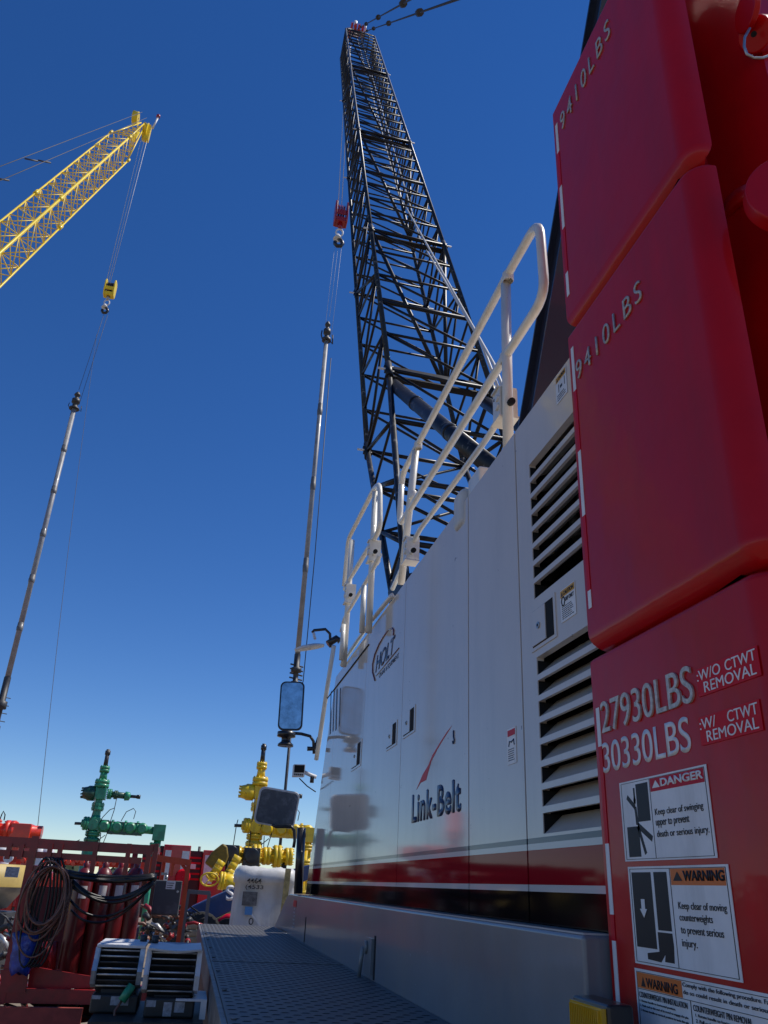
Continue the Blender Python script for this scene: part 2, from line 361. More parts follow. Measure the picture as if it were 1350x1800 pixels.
# decals on the housing
def rect_decal(name, x0, y0, y1, wd, par, m, X=B, th=.0015, base=.001):
    """upper-left photo pixel (x0,y0), lower-left y1, width in metres"""
    a = PX(x0, y0, X); b_ = PX(x0, y1, X); mb = MB()
    mb.box((X - base - th, a.y - wd, b_.z), (X - base, a.y, a.z))
    return mb.build(name, m, par), a, b_
def lines(name, Y0, Z0, wd, ht, n, par, X, m=ink, th=.0022, frac=.45):
    mb = MB()
    for i in range(n):
        z = Z0 + ht * (i + .5) / n; y = Y0; rem = wd * random.uniform(.75, 1)
        while rem > wd * .05:
            L = min(rem, wd * random.uniform(.06, .18)); mb.box((X - th - .0006, y - L, z - ht / n * frac / 2), (X - th, y, z + ht / n * frac / 2)); y -= L + wd * .03; rem -= L + wd * .03
    return mb.build(name, m, par)
# main wordmark
stext('lettering', 'Link-Belt', 724, 1447, 810, 1399, B, navy, doors['c'], bold=.016, spacing=1.10, fat=.036)
mb = MB(); P = [PX(*q, B - .0015) for q in ((794.5, 1275), (778, 1301), (768, 1318), (758, 1338), (751, 1362), (749, 1371), (745, 1373), (739, 1376), (731.5, 1388.6), (742.6, 1362), (752.8, 1345), (759.6, 1328), (771.5, 1308), (785, 1287))]
mb.prism(P, (.0008, 0, 0)); mb.build('swoosh', dred2, doors['c'])
mb = MB(); q = PX(797, 1302, B - .003); mb.tube([q + Vector((0, .0, .05)), q + Vector((0, 0, .018)), q + Vector((0, -.012, .004)), q + Vector((0, -.006, -.012)), q + Vector((0, .008, -.012)), q + Vector((0, .011, .0))], .004, 6)
mb.build('hook_symbol', navy, doors['c'])
# dealer badge
stext('lettering', 'HOLT', 660, 1183, 694, 1157, B, navy, doors['d'], bold=.014, shear=.25, fat=.03)
stext('lettering', 'CRANE & EQUIPMENT', 666, 1194, 701, 1185, B, navy, doors['d'], bold=.01)
mb = MB(); pts = [PX(*q, B - .003) for q in ((659, 1196), (655, 1182), (655, 1168), (659, 1150), (666, 1133), (674, 1119), (682, 1108), (690, 1104), (692, 1108), (691.5, 1117))]
sm_ = []
for i in range(len(pts) - 1):
    for k in range(4): sm_.append(pts[i].lerp(pts[i + 1], k / 4))
mb.tube(pts, .007, 6); mb.build('badge_arc', plum, doors['d'])
mb = MB(); mb.tube([PX(661, 1188, B - .003), PX(701, 1139, B - .003)], .003, 6); mb.build('badge_line', plum, doors['d'])
# sticker by seam A
s_, a, b_ = rect_decal('sticker', 892, 1283, 1346, .098, doors['b'], white)
h = a.z - b_.z
mb = MB(); mb.box((B - .0035, a.y - .09, a.z - h * .22), (B - .003, a.y - .008, a.z - h * .05)); mb.build('sticker_band', dred2, doors['b'])
mb = MB(); mb.tube([(B - .003, a.y - .02, a.z - h * .5), (B - .003, a.y - .03, a.z - h * .36), (B - .003, a.y - .05, a.z - h * .40), (B - .003, a.y - .075, a.z - h * .34), (B - .003, a.y - .08, a.z - h * .5)], .003, 5)
mb.build('pictogram', navy, doors['b'])
lines('fine_print', a.y - .01, b_.z + h * .08, .08, h * .36, 6, doors['b'], B)
# caution stickers on the louvred door
for (x0, y0, y1, wd, n, kk) in ((985, 1040, 1098, .125, 7, 0), (977, 667, 716, .10, 4, 1)):
    s_, a, b_ = rect_decal('sticker', x0, y0, y1, wd, ldoor, white); h = a.z - b_.z
    mb = MB(); mb.box((B - .0035, a.y - wd + .004, a.z - h * .24), (B - .003, a.y - .004, a.z - h * .03)); mb.build('sticker_band', amberd, ldoor)
    mb = MB(); mb.prism([(B - .0045, a.y - .012, a.z - h * .21), (B - .0045, a.y - .026, a.z - h * .21), (B - .0045, a.y - .019, a.z - h * .08)], (.001, 0, 0)); mb.build('alert_triangle', ink, ldoor)
    text('lettering', 'CAUTION', (B - .0035, a.y - .03, a.z - h * .205), EX, EZ, wd - .04, h * .12, ink, ldoor, ext=.0008, raise_=.0005, bold=.01)
    if kk == 0:
        text('lettering', 'DEF ONLY', (B - .003, a.y - .045, a.z - h * .42), EX, EZ, wd - .055, h * .12, ink, ldoor, ext=.0008, raise_=.0005)
        mb = MB(); c0 = Vector((B - .003, a.y - .026, a.z - h * .38)); mb.tube([c0 + Vector((0, .014 * math.cos(t), .018 * math.sin(t))) for t in [k * math.pi / 3 for k in range(6)]], .0025, 5, closed=True); mb.build('pictogram', ink, ldoor)
        lines('fine_print', a.y - .012, b_.z + h * .06, wd - .025, h * .42, n, ldoor, B)
    else:
        mb = MB(); mb.box((B - .003, a.y - .03, b_.z + h * .35), (B - .0022, a.y - .025, b_.z + h * .65)); mb.box((B - .003, a.y - .06, b_.z + h * .45), (B - .0022, a.y - .04, b_.z + h * .55)); mb.box((B - .003, a.y - .085, b_.z + h * .4), (B - .0022, a.y - .08, b_.z + h * .7)); mb.build('pictogram', ink, ldoor)
        lines('fine_print', a.y - .01, b_.z + h * .05, wd - .02, h * .25, 3, ldoor, B)
# mirror's reflection painted as slanted bars near the front of the housing
mb = MB()
for i, (x0, y0, x1, y1) in enumerate(((582, 1216, 580, 1290), (587, 1213, 585, 1285), (592, 1212, 590, 1283), (598, 1210, 596, 1276))):
    a = PX(x0, y0, B - .003); c = PX(x1, y1, B - .003); mb.beam(a, c, .035 if i % 2 else .05, .002, up=(1, 0, 0))
mb.build('reflection_bars', navy, doors['f'])
# vertical trim tube at the housing's front edge and grab line
mb = MB(); mb.tube([PX(587, 1135, 1.18), PX(575, 1210, 1.18), PX(560, 1310, 1.18), PX(556, 1335, 1.18)], .024, 10); mb.build('front_trim_tube', cream, crane)
mb = MB(); mb.beam(PX(575, 1228, B - .004), PX(648, 1133, B - .004), .012, .006, up=(1, 0, 0)); mb.build('drip_rail', gap, crane)
# lower fender / turret bed
FX = 1.1
fe = MB(); fe.box((FX, 2.345, -.53), (FX + 2.95, 9.58, -.094)); fe.build('fender', fend, crane, bevel=.012)
mb = MB(); mb.box((FX + .01, 2.36, -.0935), (FX + .3, 9.3, -.0885)); mb.build('sill', blight, crane)
for (x, y0, y1) in ((538, 1612, 1650), (660, 1645, 1712)):
    a = PX(x, y0, FX); mb = MB(); mb.box((FX - .003, a.y - .02, -.47), (FX + .002, a.y + .015, a.z)); mb.build('seam_gap', gap, crane)
a = PX(655, 1650, FX)
mb = MB(); mb.box((FX - .012, a.y - .03, -.45), (FX - .001, a.y + .16, a.z)); mb.cyl((FX - .012, a.y + .10, a.z - .05), (FX - .03, a.y + .10, a.z - .05), .035, n=14)
mb.tube([(FX - .035, a.y + .10, a.z - .05), (FX - .04, a.y + .18, a.z - .25)], .012, 8); mb.build('toggle_latch', fend, crane)
mb = MB(); a = PX(516, 1582, FX - .002)
mb.box((FX - .004, a.y - .28, a.z - .06), (FX - .002, a.y - .02, a.z), 0); mb.build('reflection_patch', dred2, crane)  # reflection in the fender, painted as a red patch
mb = MB(); [mb.box((FX - .004, a.y - .22, a.z - .085 - .033 * q_), (FX - .002, a.y - (.08 if q_ % 2 else .13), a.z - .07 - .033 * q_)) for q_ in range(6)]; mb.build('fine_print', paper, crane)  # reversed letters of the same reflection, painted as pale bars
# rear turn lamp
a = PX(1018, 1748, 1.05); lampc = a
mb = MB(); mb.box((1.03, a.y - .20, a.z - .11), (1.099, a.y, a.z)); lb = mb.build('turn_lamp', blackp, crane, bevel=.008)
mb = MB(); mb.box((1.018, a.y - .19, a.z - .10), (1.032, a.y - .01, a.z - .01))
for k in range(16): mb.box((1.012, a.y - .018 - k * .0105, a.z - .095), (1.0185, a.y - .022 - k * .0105, a.z - .015))
mb.build('amber_lens', amber, lb)
# deck
DZ = -.475
dk = MB(); dk.box((.215, 1.5, DZ - .02), (FX - .002, 6.05, DZ)); dk.box((.215, 6.056, DZ - .02), (FX - .002, 11.0, DZ)); dko = dk.build('walkway_deck', deckm, crane, bevel=.004, seg=2)
dm = MB(); pit = .085; i = 0
y = 2.9
while y < 10.95:
    j = 0; x = .245
    while x < FX - .03:
        xo = x + (pit / 2 if i % 2 else 0); a_ = .021; b2 = .0055; h = .002
        if (i + j) % 2: a_, b2 = .020, .006
        vs = [(xo - a_, y, DZ), (xo, y - b2, DZ), (xo + a_, y, DZ), (xo, y + b2, DZ), (xo - a_ * .5, y, DZ + h), (xo + a_ * .5, y, DZ + h)]
        dm.add(vs, [(0, 1, 5, 4), (1, 2, 5), (2, 3, 4, 5), (3, 0, 4)]); x += pit; j += 1
    y += .060; i += 1
dm.build('tread_pattern', deckd, dko, fixn=False)
mb = MB(); mb.box((.19, 1.5, DZ - .16), (.2145, 11.0, DZ - .004)); mb.build('deck_edge', edgem, dko, bevel=.004, seg=2)
mb = MB(); mb.box((.22, 6.035, DZ + .0005), (FX - .01, 6.05, DZ + .004)); mb.build('joint_strip', edgem, dko)
mb = MB()
for q_ in range(7):
    mb = MB(); mb.cyl((.24, 3.6 + q_ * .9, DZ), (.24, 3.6 + q_ * .9, DZ + .006), .012, n=6); mb.build('deck_bolt', edgem, dko)
mb = MB()
y = 3
while y < 8: mb.box((.186, y, DZ - .03), (.192, y + .03, DZ - .018)); y += .09

mb = MB(); mb.box((.28, 1.5, GZ + .5), (FX + 2.8, 10.6, DZ - .17)); mb.build('chassis', steeld, crane)
for k, y in enumerate((2.0, 3.6, 7.2, 8.8)):
    mb = MB(); mb.lathe((.3, y, GZ + .58), (1, 0, 0), [(0, .3), (0, .56), (.05, .58), (.3, .58), (.34, .5)], 28); mb.build('wheel', tyre, crane)
mb = MB()
for x, y in ((500, 1625), (440, 1632)):
    c = PY(x, y, 10.9) ; c.z = DZ + .05; mb = MB(); mb.tube([c + Vector((.024 * math.cos(t), 0, .034 * math.sin(t))) for t in [k * math.pi / 5 for k in range(10)]], .007, 6, closed=True); mb.build('tie_down_ring', black, crane)
mb = MB(); mb.prism([PX(505, 1575, 1.12), PX(511, 1572, 1.12), PX(505, 1640, 1.12), PX(478, 1640, 1.12)], (.02, 0, 0)); mb.build('deck_bracket', fend, crane)
# ---------------- roof guard rails
def rail(pts, X, r, par, name='rail'):
    P = [PX(x, y, X) for x, y in pts]; out = []
    for i, p in enumerate(P):                                  # rounded corners
        if 0 < i < len(P) - 1:
            a, b_ = P[i - 1], P[i + 1]; ra = min(.12, (a - p).length * .4); rb = min(.12, (b_ - p).length * .4)
            s, e = p + (a - p).normalized() * ra, p + (b_ - p).normalized() * rb
            for k in range(6): t = k / 5; out.append(s.lerp(p, t).lerp(p.lerp(e, t), t))
        else: out.append(p)
    m = MB(); m.tube(out, r, 12); return m.build(name, cream, par)
RX = 1.24
g1 = MB(); g1.cyl(PX(894, 812, RX), PX(889, 500, RX), .027, n=14); guard = g1.build('guard_rail', cream, crane)
mb = MB(); mb.cyl(PX(705, 1028, RX), PX(731, 792, RX), .027, n=14); mb.build('rail_post', cream, guard)
rail([(707, 830), (702, 925), (880, 640), (958, 520), (948, 385), (895, 478), (735, 780), (708, 832), (705, 860)], RX, .0235, guard)
rail([(690, 1035), (735, 935), (858, 768), (872, 745)], RX + .02, .018, guard)
def bracket(x, y, X, s=1.):
    p = PX(x, y, X); m = MB()
    m.box((p.x - .035, p.y - .05 * s, p.z - .085), (p.x - .027, p.y + .05 * s, p.z + .085)); m.box((p.x - .027, p.y - .048 * s, p.z - .085), (p.x + .06, p.y - .038 * s, p.z + .085)); m.box((p.x - .045, p.y - .06 * s, p.z - .095), (p.x + .06, p.y + .06 * s, p.z - .085))
    m.box((p.x - .045, p.y - .04 * s, p.z + .086), (p.x + .06, p.y + .05 * s, p.z + .096))
    m.cyl((p.x - .027, p.y - .018, p.z + .03), (p.x - .045, p.y - .018, p.z + .03), .018, n=12); m.cyl((p.x - .027, p.y - .018, p.z - .02), (p.x - .047, p.y - .018, p.z - .02), .020, n=12)
    m.cyl((p.x - .028, p.y + .03, p.z + .05), (p.x - .0365, p.y + .03, p.z + .05), .009, n=10, m=1)
    m.cyl((p.x, p.y - .04, p.z - .04), (p.x, p.y - .10, p.z - .04), .012, n=8); m.cyl((p.x, p.y - .10, p.z - .04), (p.x, p.y - .13, p.z - .045), .018, n=8, m=1)
    m.build('rail_bracket', [cream, gap], guard)
for (x, y) in ((893, 487), (889, 630), (735, 783), (726, 870)): q = PX(x, y, RX); m = MB(); m.lathe(q - Vector((0, 0, .03)), (0, 0, 1), [(0, .027), (.008, .031), (.05, .031), (.058, .027)], 14); m.build('weld_bead', cream, guard)
bracket(884, 715, RX); bracket(720, 968, RX)
RX2 = 1.12
mb = MB(); mb.cyl(PX(648, 1112, RX2), PX(660, 865, RX2), .026, n=14); mb.build('rail_post', cream, guard)
mb = MB(); mb.cyl(PX(604, 1172, RX2), PX(619, 950, RX2), .026, n=14); mb.build('rail_post', cream, guard)
rail([(605, 1030), (612, 948), (658, 858), (668, 850), (668, 930), (612, 1022), (606, 1035)], RX2, .022, guard)
rail([(600, 1110), (606, 1085), (652, 1008), (668, 975)], RX2, .018, guard)
rail([(600, 1168), (650, 1095), (690, 1045), (688, 1050)], RX2 + .06, .018, guard)
mb = MB(); mb.cyl(PX(636, 1112, RX2 - .03), PX(640, 1030, RX2 - .03), .022, n=12); mb.build('rail_post', cream, guard)
mb = MB(); mb.cyl(PX(600, 1160, RX2 - .03), PX(604, 1098, RX2 - .03), .022, n=12); mb.build('rail_post', cream, guard)
bracket(655, 970, RX2, .8); bracket(613, 1045, RX2, .8)
# clear-wrapped work lamp on roof edge
p = PX(830, 852, 1.22); m = MB(); m.box((1.215, p.y - .13, p.z - .14), (1.40, p.y + .06, p.z + .05)); m.build('roof_box', cream, crane, bevel=.01)
m = MB(); m.box((1.18, p.y + .075, p.z - .20), (1.37, p.y + .24, p.z + .03)); m.build('wrapped_lamp', totew, crane, bevel=.04)
# ---------------- mirrors and lamps at the cab
MY = 8.9
def rrect(c, ex, ey, nz, wd, ht, r, th, n=6):
    pts = []
    for sx, sy, a0 in ((1, 1, 0), (-1, 1, 90), (-1, -1, 180), (1, -1, 270)):
        for k in range(n + 1):
            a = math.radians(a0 + 90 * k / n); pts.append(c + ex * (sx * (wd / 2 - r) + r * math.cos(a)) + ey * (sy * (ht / 2 - r) + r * math.sin(a)))
    return pts
def mirror(x, y, wd, ht, yaw, tilt, roll, glass, rim):
    c = PY(x, y, MY); v = (-c).normalized()
    nz = Vector((v.x, v.y, v.z)); nz.rotate(Matrix.Rotation(yaw, 3, 'Z')); nz.z += tilt; nz.normalize()
    ex = Vector((0, 0, 1)).cross(nz).normalized(); ey = nz.cross(ex)
    ex2 = ex * math.cos(roll) + ey * math.sin(roll); ey2 = ey * math.cos(roll) - ex * math.sin(roll)
    m = MB(); m.prism(rrect(c - nz * .03, ex2, ey2, nz, wd, ht, .06, 0), nz * .026); hs = m.build('mirror', rim, crane, bevel=.006, seg=2)
    m = MB(); m.prism(rrect(c - nz * .002, ex2, ey2, nz, wd - .035, ht - .035, .05, 0), nz * .003); m.build('mirror_glass', glass, hs)
    return hs
h1 = mirror(512, 1240,   .27, .54, -.10, .22, .03, mirr, blackp)
h2 = mirror(487, 1420, .43, .37, .05, -.12, -.10, mirrd, aluw)
def pxt(pts, Y, r, name, m_, par, n=8):
    m = MB(); m.tube([PY(x, y, Y) for x, y in pts], r, n); return m.build(name, m_, par)
pxt([(508, 1288), (530, 1290), (545, 1294), (551, 1303), (552, 1325)], MY, .017, 'mirror_arm', blackp, crane)
pxt([(540, 1316), (552, 1316), (558, 1306), (561, 1297)], MY, .024, 'mirror_clamp', blackp, crane)
m = MB(); c = PY(504, 1287, MY); m.lathe(c, (0, 0, -1), [(0, .02), (0, .10), (.05, .10), (.06, .05), (.10, .05), (.13, .085), (.15, .085), (.15, .01)], 16); m.build('beacon_cup', blackp, crane)
pxt([(478, 1449), (485, 1453), (512, 1453), (517, 1460), (518, 1478), (516, 1490)], MY, .017, 'mirror_arm', blackp, crane)
m = MB(); m.cyl(PY(530, 1455, MY + .1), PY(524, 1571, MY + .1), .045, n=12); m.cyl(PY(530, 1468, MY + .1), PY(537, 1467, MY + .1), .03, n=8); m.build('mirror_post', blackp, crane)
m = MB(); c = PY(545, 1133, MY); m.lathe(c + Vector((0, 0, -.05)), (-.24, -.13, .95), [(0, .02), (.0, .17), (.025, .175), (.045, .10), (.05, .01)], 24); m.build('convex_mirror', aluw, crane)
pxt([(549, 1112), (552, 1108), (572, 1106), (580, 1114), (581, 1138)], MY, .017, 'mirror_arm', blackp, crane)
pxt([(551, 1112), (554, 1124)], MY, .016, 'lamp_stem', aluw, crane)
pxt([(576, 1132), (592, 1122), (598, 1128)], MY, .04, 'mirror_clamp', blackp, crane)
m = MB(); c = PY(525, 1355, MY); m.obox(c, ((1, 0, .05), (0, 1, 0), (0, 0, 1)), (.125, .09, .125)); wl = m.build('work_lamp', aluw, crane, bevel=.006)
m = MB(); m.obox(c + Vector((0, -.048, .015)), ((1, 0, .05), (0, 1, 0), (0, 0, 1)), (.105, .006, .075)); m.build('lamp_glass', gap, wl)
m = MB(); [m.box(c + Vector((-.05 + .02 * q_, -.051, -.05)), c + Vector((-.037 + .02 * q_, -.046, -.036))) for q_ in range(5)]; m.build('fine_print', ink, wl)
pxt([(534, 1357), (545, 1362), (556, 1366)], MY, .02, 'lamp_bracket', aluw, crane)
pxt([(549, 1365), (548, 1376)], MY, .022, 'lamp_knob', blackp, crane)
pxt([(526, 1368), (540, 1382), (555, 1392)], MY, .006, 'lamp_cable', black, crane)
# ---------------- boom
W = 1.58; D = .898 * W
bo = Vector((1.179, 5.924, 4.295)) * W; bu = Vector((.010, .467, .884)).normalized()
bw = Vector((1, .012, -.017)).normalized(); be = Vector((-.018, .884, -.467)).normalized()
def bp(s, i, j): return bo + bu * (s * W) + bw * (i * W) + be * (j * D)
CH = {'B': (0, 0), 'C': (1, 0), 'A': (0, 1), 'D': (1, 1)}
def cp(k, s): return bp(s, *CH[k])
boom = MB(); brace = MB(); joints = []
ST = [0, 3.97, 9.76, 17.4, 25.0]
for k in CH:
    boom.cyl(cp(k, 0), cp(k, 25.0), .043, .048, 12)
for si in range(4):
    s0, s1 = ST[si], ST[si + 1]; n = max(5, round((s1 - s0) / .76)); ds = (s1 - s0) / n
    for a in range(n + 1):
        s = s0 + ds * a
        big = a in (0, n)
        for k, l in (('B', 'C'), ('A', 'D'), ('A', 'B'), ('C', 'D')):
            if (k, l) in (('B', 'C'), ('A', 'D')) or big or a % 1 == 0:
                pass
                brace.cyl(cp(k, s), cp(l, s), .032 if big else .023, n=7)
        if a < n:
            brace.cyl(cp('B', s + ds), cp('C', s), .023, n=7); brace.cyl(cp('A', s + ds), cp('D', s), .023, n=7)
            if a % 2 == 0: brace.cyl(cp('A', s), cp('B', s + ds), .023, n=7); brace.cyl(cp('D', s), cp('C', s + ds), .023, n=7)
            else: brace.cyl(cp('B', s), cp('A', s + ds), .023, n=7); brace.cyl(cp('C', s), cp('D', s + ds), .023, n=7)
    mid = s0 + ds * (n // 2)
    brace.cyl(cp('B', s1), cp('D', mid), .040, n=8); brace.cyl(cp('C', s1), cp('D', mid), .040, n=8); brace.cyl(cp('A', s1), cp('B', s1 - ds * 2), .035, n=8)
    brace.cyl(cp('B', mid), cp('C', mid), .038, n=8)
    # walkway plank across the joint
    if si < 4:
        brace.beam(bp(s0 + .12, 0, .05), bp(s0 + .12, 1, .05), .10, .05, up=be); brace.beam(bp(s0 + .02, 0, .10), bp(s0 + .02, 1, .10), .04, .10, up=be)
    for k in CH:
        joint = MB(); joints.append(joint)
        for d_ in (-.07, .07):
            joint.cyl(cp(k, s0) + bu * d_ - bw * .07, cp(k, s0) + bu * d_ + bw * .07, .03, n=8)
        joint.cyl(cp(k, s0) - bu * .2, cp(k, s0) + bu * .2, .055, n=10)
        joint.cyl(cp(k, s0) - bw * .16, cp(k, s0) + bw * .16, .018, n=8, m=1)
# base section down to the foot pins
footL = Vector((1.86, 7.15, 1.2)); footR = Vector((3.44, 7.15, 1.2))
for k, ft in (('A', footL), ('B', footL), ('C', footR), ('D', footR)): boom.cyl(cp(k, 0), ft.lerp(cp(k, 0), .0), .042, n=12)
for t0, t1 in ((0, .2), (.2, .4), (.4, .58)):
    A0, B0, C0, D0 = [cp(k, 0).lerp(f_, t0) for k, f_ in (('A', footL), ('B', footL), ('C', footR), ('D', footR))]
    A1, B1, C1, D1 = [cp(k, 0).lerp(f_, t1) for k, f_ in (('A', footL), ('B', footL), ('C', footR), ('D', footR))]
    brace.cyl(A0, B1, .03, n=7); brace.cyl(D0, C1, .03, n=7); brace.cyl(A1, D1, .035, n=8); brace.cyl(B1, C1, .035, n=8); brace.cyl(A0, D1, .028, n=7); brace.cyl(B0, C1, .022, n=7); brace.cyl(A1, B1, .02, n=7); brace.cyl(C1, D1, .02, n=7); brace.cyl(D0, A1, .022, n=7)
for f_, ks in ((footL, ('A', 'B')), (footR, ('C', 'D'))):     # plated foot legs
    a = cp(ks[0], 0).lerp(f_, .62); b_ = cp(ks[1], 0).lerp(f_, .62)
    brace.prism([a - bw * .05, b_ - bw * .05, f_ + Vector((0, -.12, 0)) - bw * .05, f_ + Vector((0, .14, 0)) - bw * .05], bw * .1)
# head
tip = bp(27.6, .5, .25)
for k in CH: boom.cyl(cp(k, 25), tip + bw * (.12 if k in 'CD' else -.12), .04, n=8)
for t in (.3, .6):
    q_ = {k: cp(k, 25).lerp(tip + bw * (.12 if k in 'CD' else -.12), t) for k in CH}
    for k, l in (('A', 'B'), ('B', 'C'), ('C', 'D'), ('A', 'D')): brace.cyl(q_[k], q_[l], .03, n=7)
boomo = boom.build('boom', boomworn, crane)
brace.build('lattice_bracing', boomk, boomo); [j_.build('boom_joint', [boomk, aluw], boomo) for j_ in joints]
m = MB()
for d_ in (-.32, -.1, .1, .32): m.lathe(tip + bw * d_ - bw * .05, bw, [(0, .1), (0, .38), (.04, .32), (.06, .32), (.1, .38), (.1, .1)], 20)
m.box(tip - Vector((.5, .12, .35)), tip + Vector((.5, .12, -.05)), 1); m.cyl(tip + Vector((-.1, 0, .3)), tip + Vector((-.1, 0, .75)), .1, n=10, m=1); m.cyl(tip + Vector((.5, 0, .2)), tip + Vector((.5, 0, .7)), .06, n=8, m=1)
m.box(tip + Vector((-.6, -.25, -.75)), tip + Vector((-.35, .05, -.35)), 2); m.box(tip + Vector((-.15, -.3, -.7)), tip + Vector((.05, -.1, -.45)), 1)
m.build('boom_head_sheaves', [rackb, aluw, tan], boomo)
m = MB()
m.tube([tip + bw * -.1, PY(700, 340, 15.6), PX(868, 640, 2.2), PX(905, 735, 2.2)], .017, 6)
m.tube([tip + bw * .12, PY(738, 420, 14.0), PX(845, 600, 2.35), PX(898, 740, 2.35)], .017, 6)
m.build('hoist_line', rope, crane)
# backstop tube
m = MB(); a = bp(-.1, .06, .1); b_ = PX(890, 842, 2.25); m.cyl(a, b_, .092, n=18); m.cyl(a.lerp(b_, .28), a.lerp(b_, .30), .10, n=18); m.cyl(a.lerp(b_, .62), a.lerp(b_, .64), .10, n=18); m.build('boom_backstop', boomworn, crane)
m = MB(); a2 = bp(-.1, .94, .1); b2_ = b_ + Vector((1.1, 0, 0)); m.cyl(a2, b2_, .092, n=18); m.build('boom_backstop', boomworn, crane)
# mast
m = MB(); c0 = PX(940, 800, 2.2); c1 = PX(1092, -90, 2.2); c1 = c0 + (c1 - c0) * 1.35
dm_ = (c1 - c0).normalized(); n_ = dm_.cross(Vector((1, 0, 0))).normalized()
m.obox((c0 + c1) / 2, ((1, 0, 0), n_, dm_), (.16, .22, (c1 - c0).length)); m.obox((c0 + c1) / 2 + Vector((0, 0, 0)) - n_ * .12, ((1, 0, 0), n_, dm_), (.26, .02, (c1 - c0).length)); m.obox((c0 + c1) / 2 + n_ * .12, ((1, 0, 0), n_, dm_), (.26, .02, (c1 - c0).length))
m.build('mast', mastn, crane)
m = MB(); off_ = Vector((1.1, 0, 0)); m.obox((c0 + c1) / 2 + off_, ((1, 0, 0), n_, dm_), (.16, .24, (c1 - c0).length)); m.build('mast', mastn, crane)
# pendants
pd = MB()
for (pa_, ends) in ((tip + Vector((.1, 0, .25)), [(645, 28), (700, 0), (985, -146)]), (tip + Vector((.45, 0, .05)), [(682, 39), (750, 15), (1080, -97)])):
    far = PY(*ends[2], 3.0); pd.cyl(pa_, far, .022, n=7)
    for t in (.08, .24, .47, .7): q = pa_.lerp(far, t); d_ = (far - pa_).normalized(); pd.cyl(q - d_ * .22, q + d_ * .22, .065 + .02 * (t > .2), n=8, m=1)
pd.build('pendant_line', [roped, steeld], crane)
# ================================================================== COUNTERWEIGHTS
CX = 1.17
def cwpt(x, y): return PX(x, y, CX)
blocks = []
for nm, z0, z1, lab in (('t', 1.995, 3.26, 'topmost red counterweight slab marked 9410LBS, with rounded lower lip'),
                        ('m', .705, 1.990, 'middle red counterweight slab marked 9410LBS, between two other slabs'),
                        ('b', -.75, .700, 'lowest red counterweight slab carrying the 27930LBS lettering and warning signs')):
    t = thing('counterweight_slab', lab, 'counterweight', (2.6, 1.9, z0), 'stacked red counterweight slabs')
    plan = [(CX, 2.325), (CX, 1.80)] + [(CX + .075 - .075 * math.cos(math.radians(q_)), 1.53 - .075 * math.sin(math.radians(q_))) for q_ in range(0, 91, 15)] + [(CX + .10, 1.66), (CX + .22, 1.66), (CX + .28, 1.40), (CX + 2.9, 1.40), (CX + 2.9, 2.325)]
    def inset(pl, d):
        out = []; n__ = len(pl)
        for k_ in range(n__):
            a_, b_, c_ = Vector(pl[k_ - 1]), Vector(pl[k_]), Vector(pl[(k_ + 1) % n__])
            n1 = Vector((-(b_ - a_).y, (b_ - a_).x)).normalized(); n2 = Vector((-(c_ - b_).y, (c_ - b_).x)).normalized(); bb = n1 + n2
            bb = bb / max(.35, bb.dot(n1)); out.append(b_ + bb * d)
        return out
    RB, RT = (.078, .022); rings_ = [(RB * (1 - math.sin(math.radians(q_))), z0 + RB * (1 - math.cos(math.radians(q_)))) for q_ in range(0, 91, 10)] + [(RT * (1 - math.cos(math.radians(q_))), z1 - RT * (1 - math.sin(math.radians(q_)))) for q_ in range(0, 91, 18)]
    m = MB(); N_ = len(plan); vs_ = []
    for d_, z_ in rings_: vs_ += [(p_.x, p_.y, z_) for p_ in inset(plan, d_)]
    m.add(vs_, [(i_ * N_ + k_, i_ * N_ + (k_ + 1) % N_, (i_ + 1) * N_ + (k_ + 1) % N_, (i_ + 1) * N_ + k_) for i_ in range(len(rings_) - 1) for k_ in range(N_)] + [tuple(range(N_))[::-1], tuple(range((len(rings_) - 1) * N_, len(rings_) * N_))], 0, True)
    co = m.build('casting', cwr, t); co.data.set_sharp_from_angle(angle=math.radians(38)); wn = co.modifiers.new('wn', 'WEIGHTED_NORMAL'); wn.keep_sharp = True
    m = MB(); m.cyl((CX + .3, 1.6, z1 - .01), (CX + .3, 1.6, z1 + (.05 if nm != 't' else .1)), .08, n=16); m.build('stacking_pad', cwr, t)
    blocks.append(t)
T, M_, L_ = blocks
# reflective tape along the front edge
def tape(par, segs):
    m = MB()
    for (ya, yb) in segs:
        za, zb = cwpt(985, ya).z, cwpt(985, yb).z
        m.box((CX - .0022, 2.284, zb), (CX - .0005, 2.305, za), 0)
    m.build('reflective_tape', [white], par)
    m = MB()
    zz = sorted([cwpt(985, v).z for s in segs for v in s])
    for a, b_ in zip(zz[1::2], zz[2::2]): m.box((CX - .0022, 2.284, a), (CX - .0005, 2.305, b_), 0)
    m.build('reflective_tape', dred2, par)
tape(T, [(205, 262), (330, 412), (498, 542)]); tape(M_, [(640, 720), (830, 945), (1075, 1105)]); tape(L_, [(1272, 1335), (1490, 1600), (1640, 1760)])
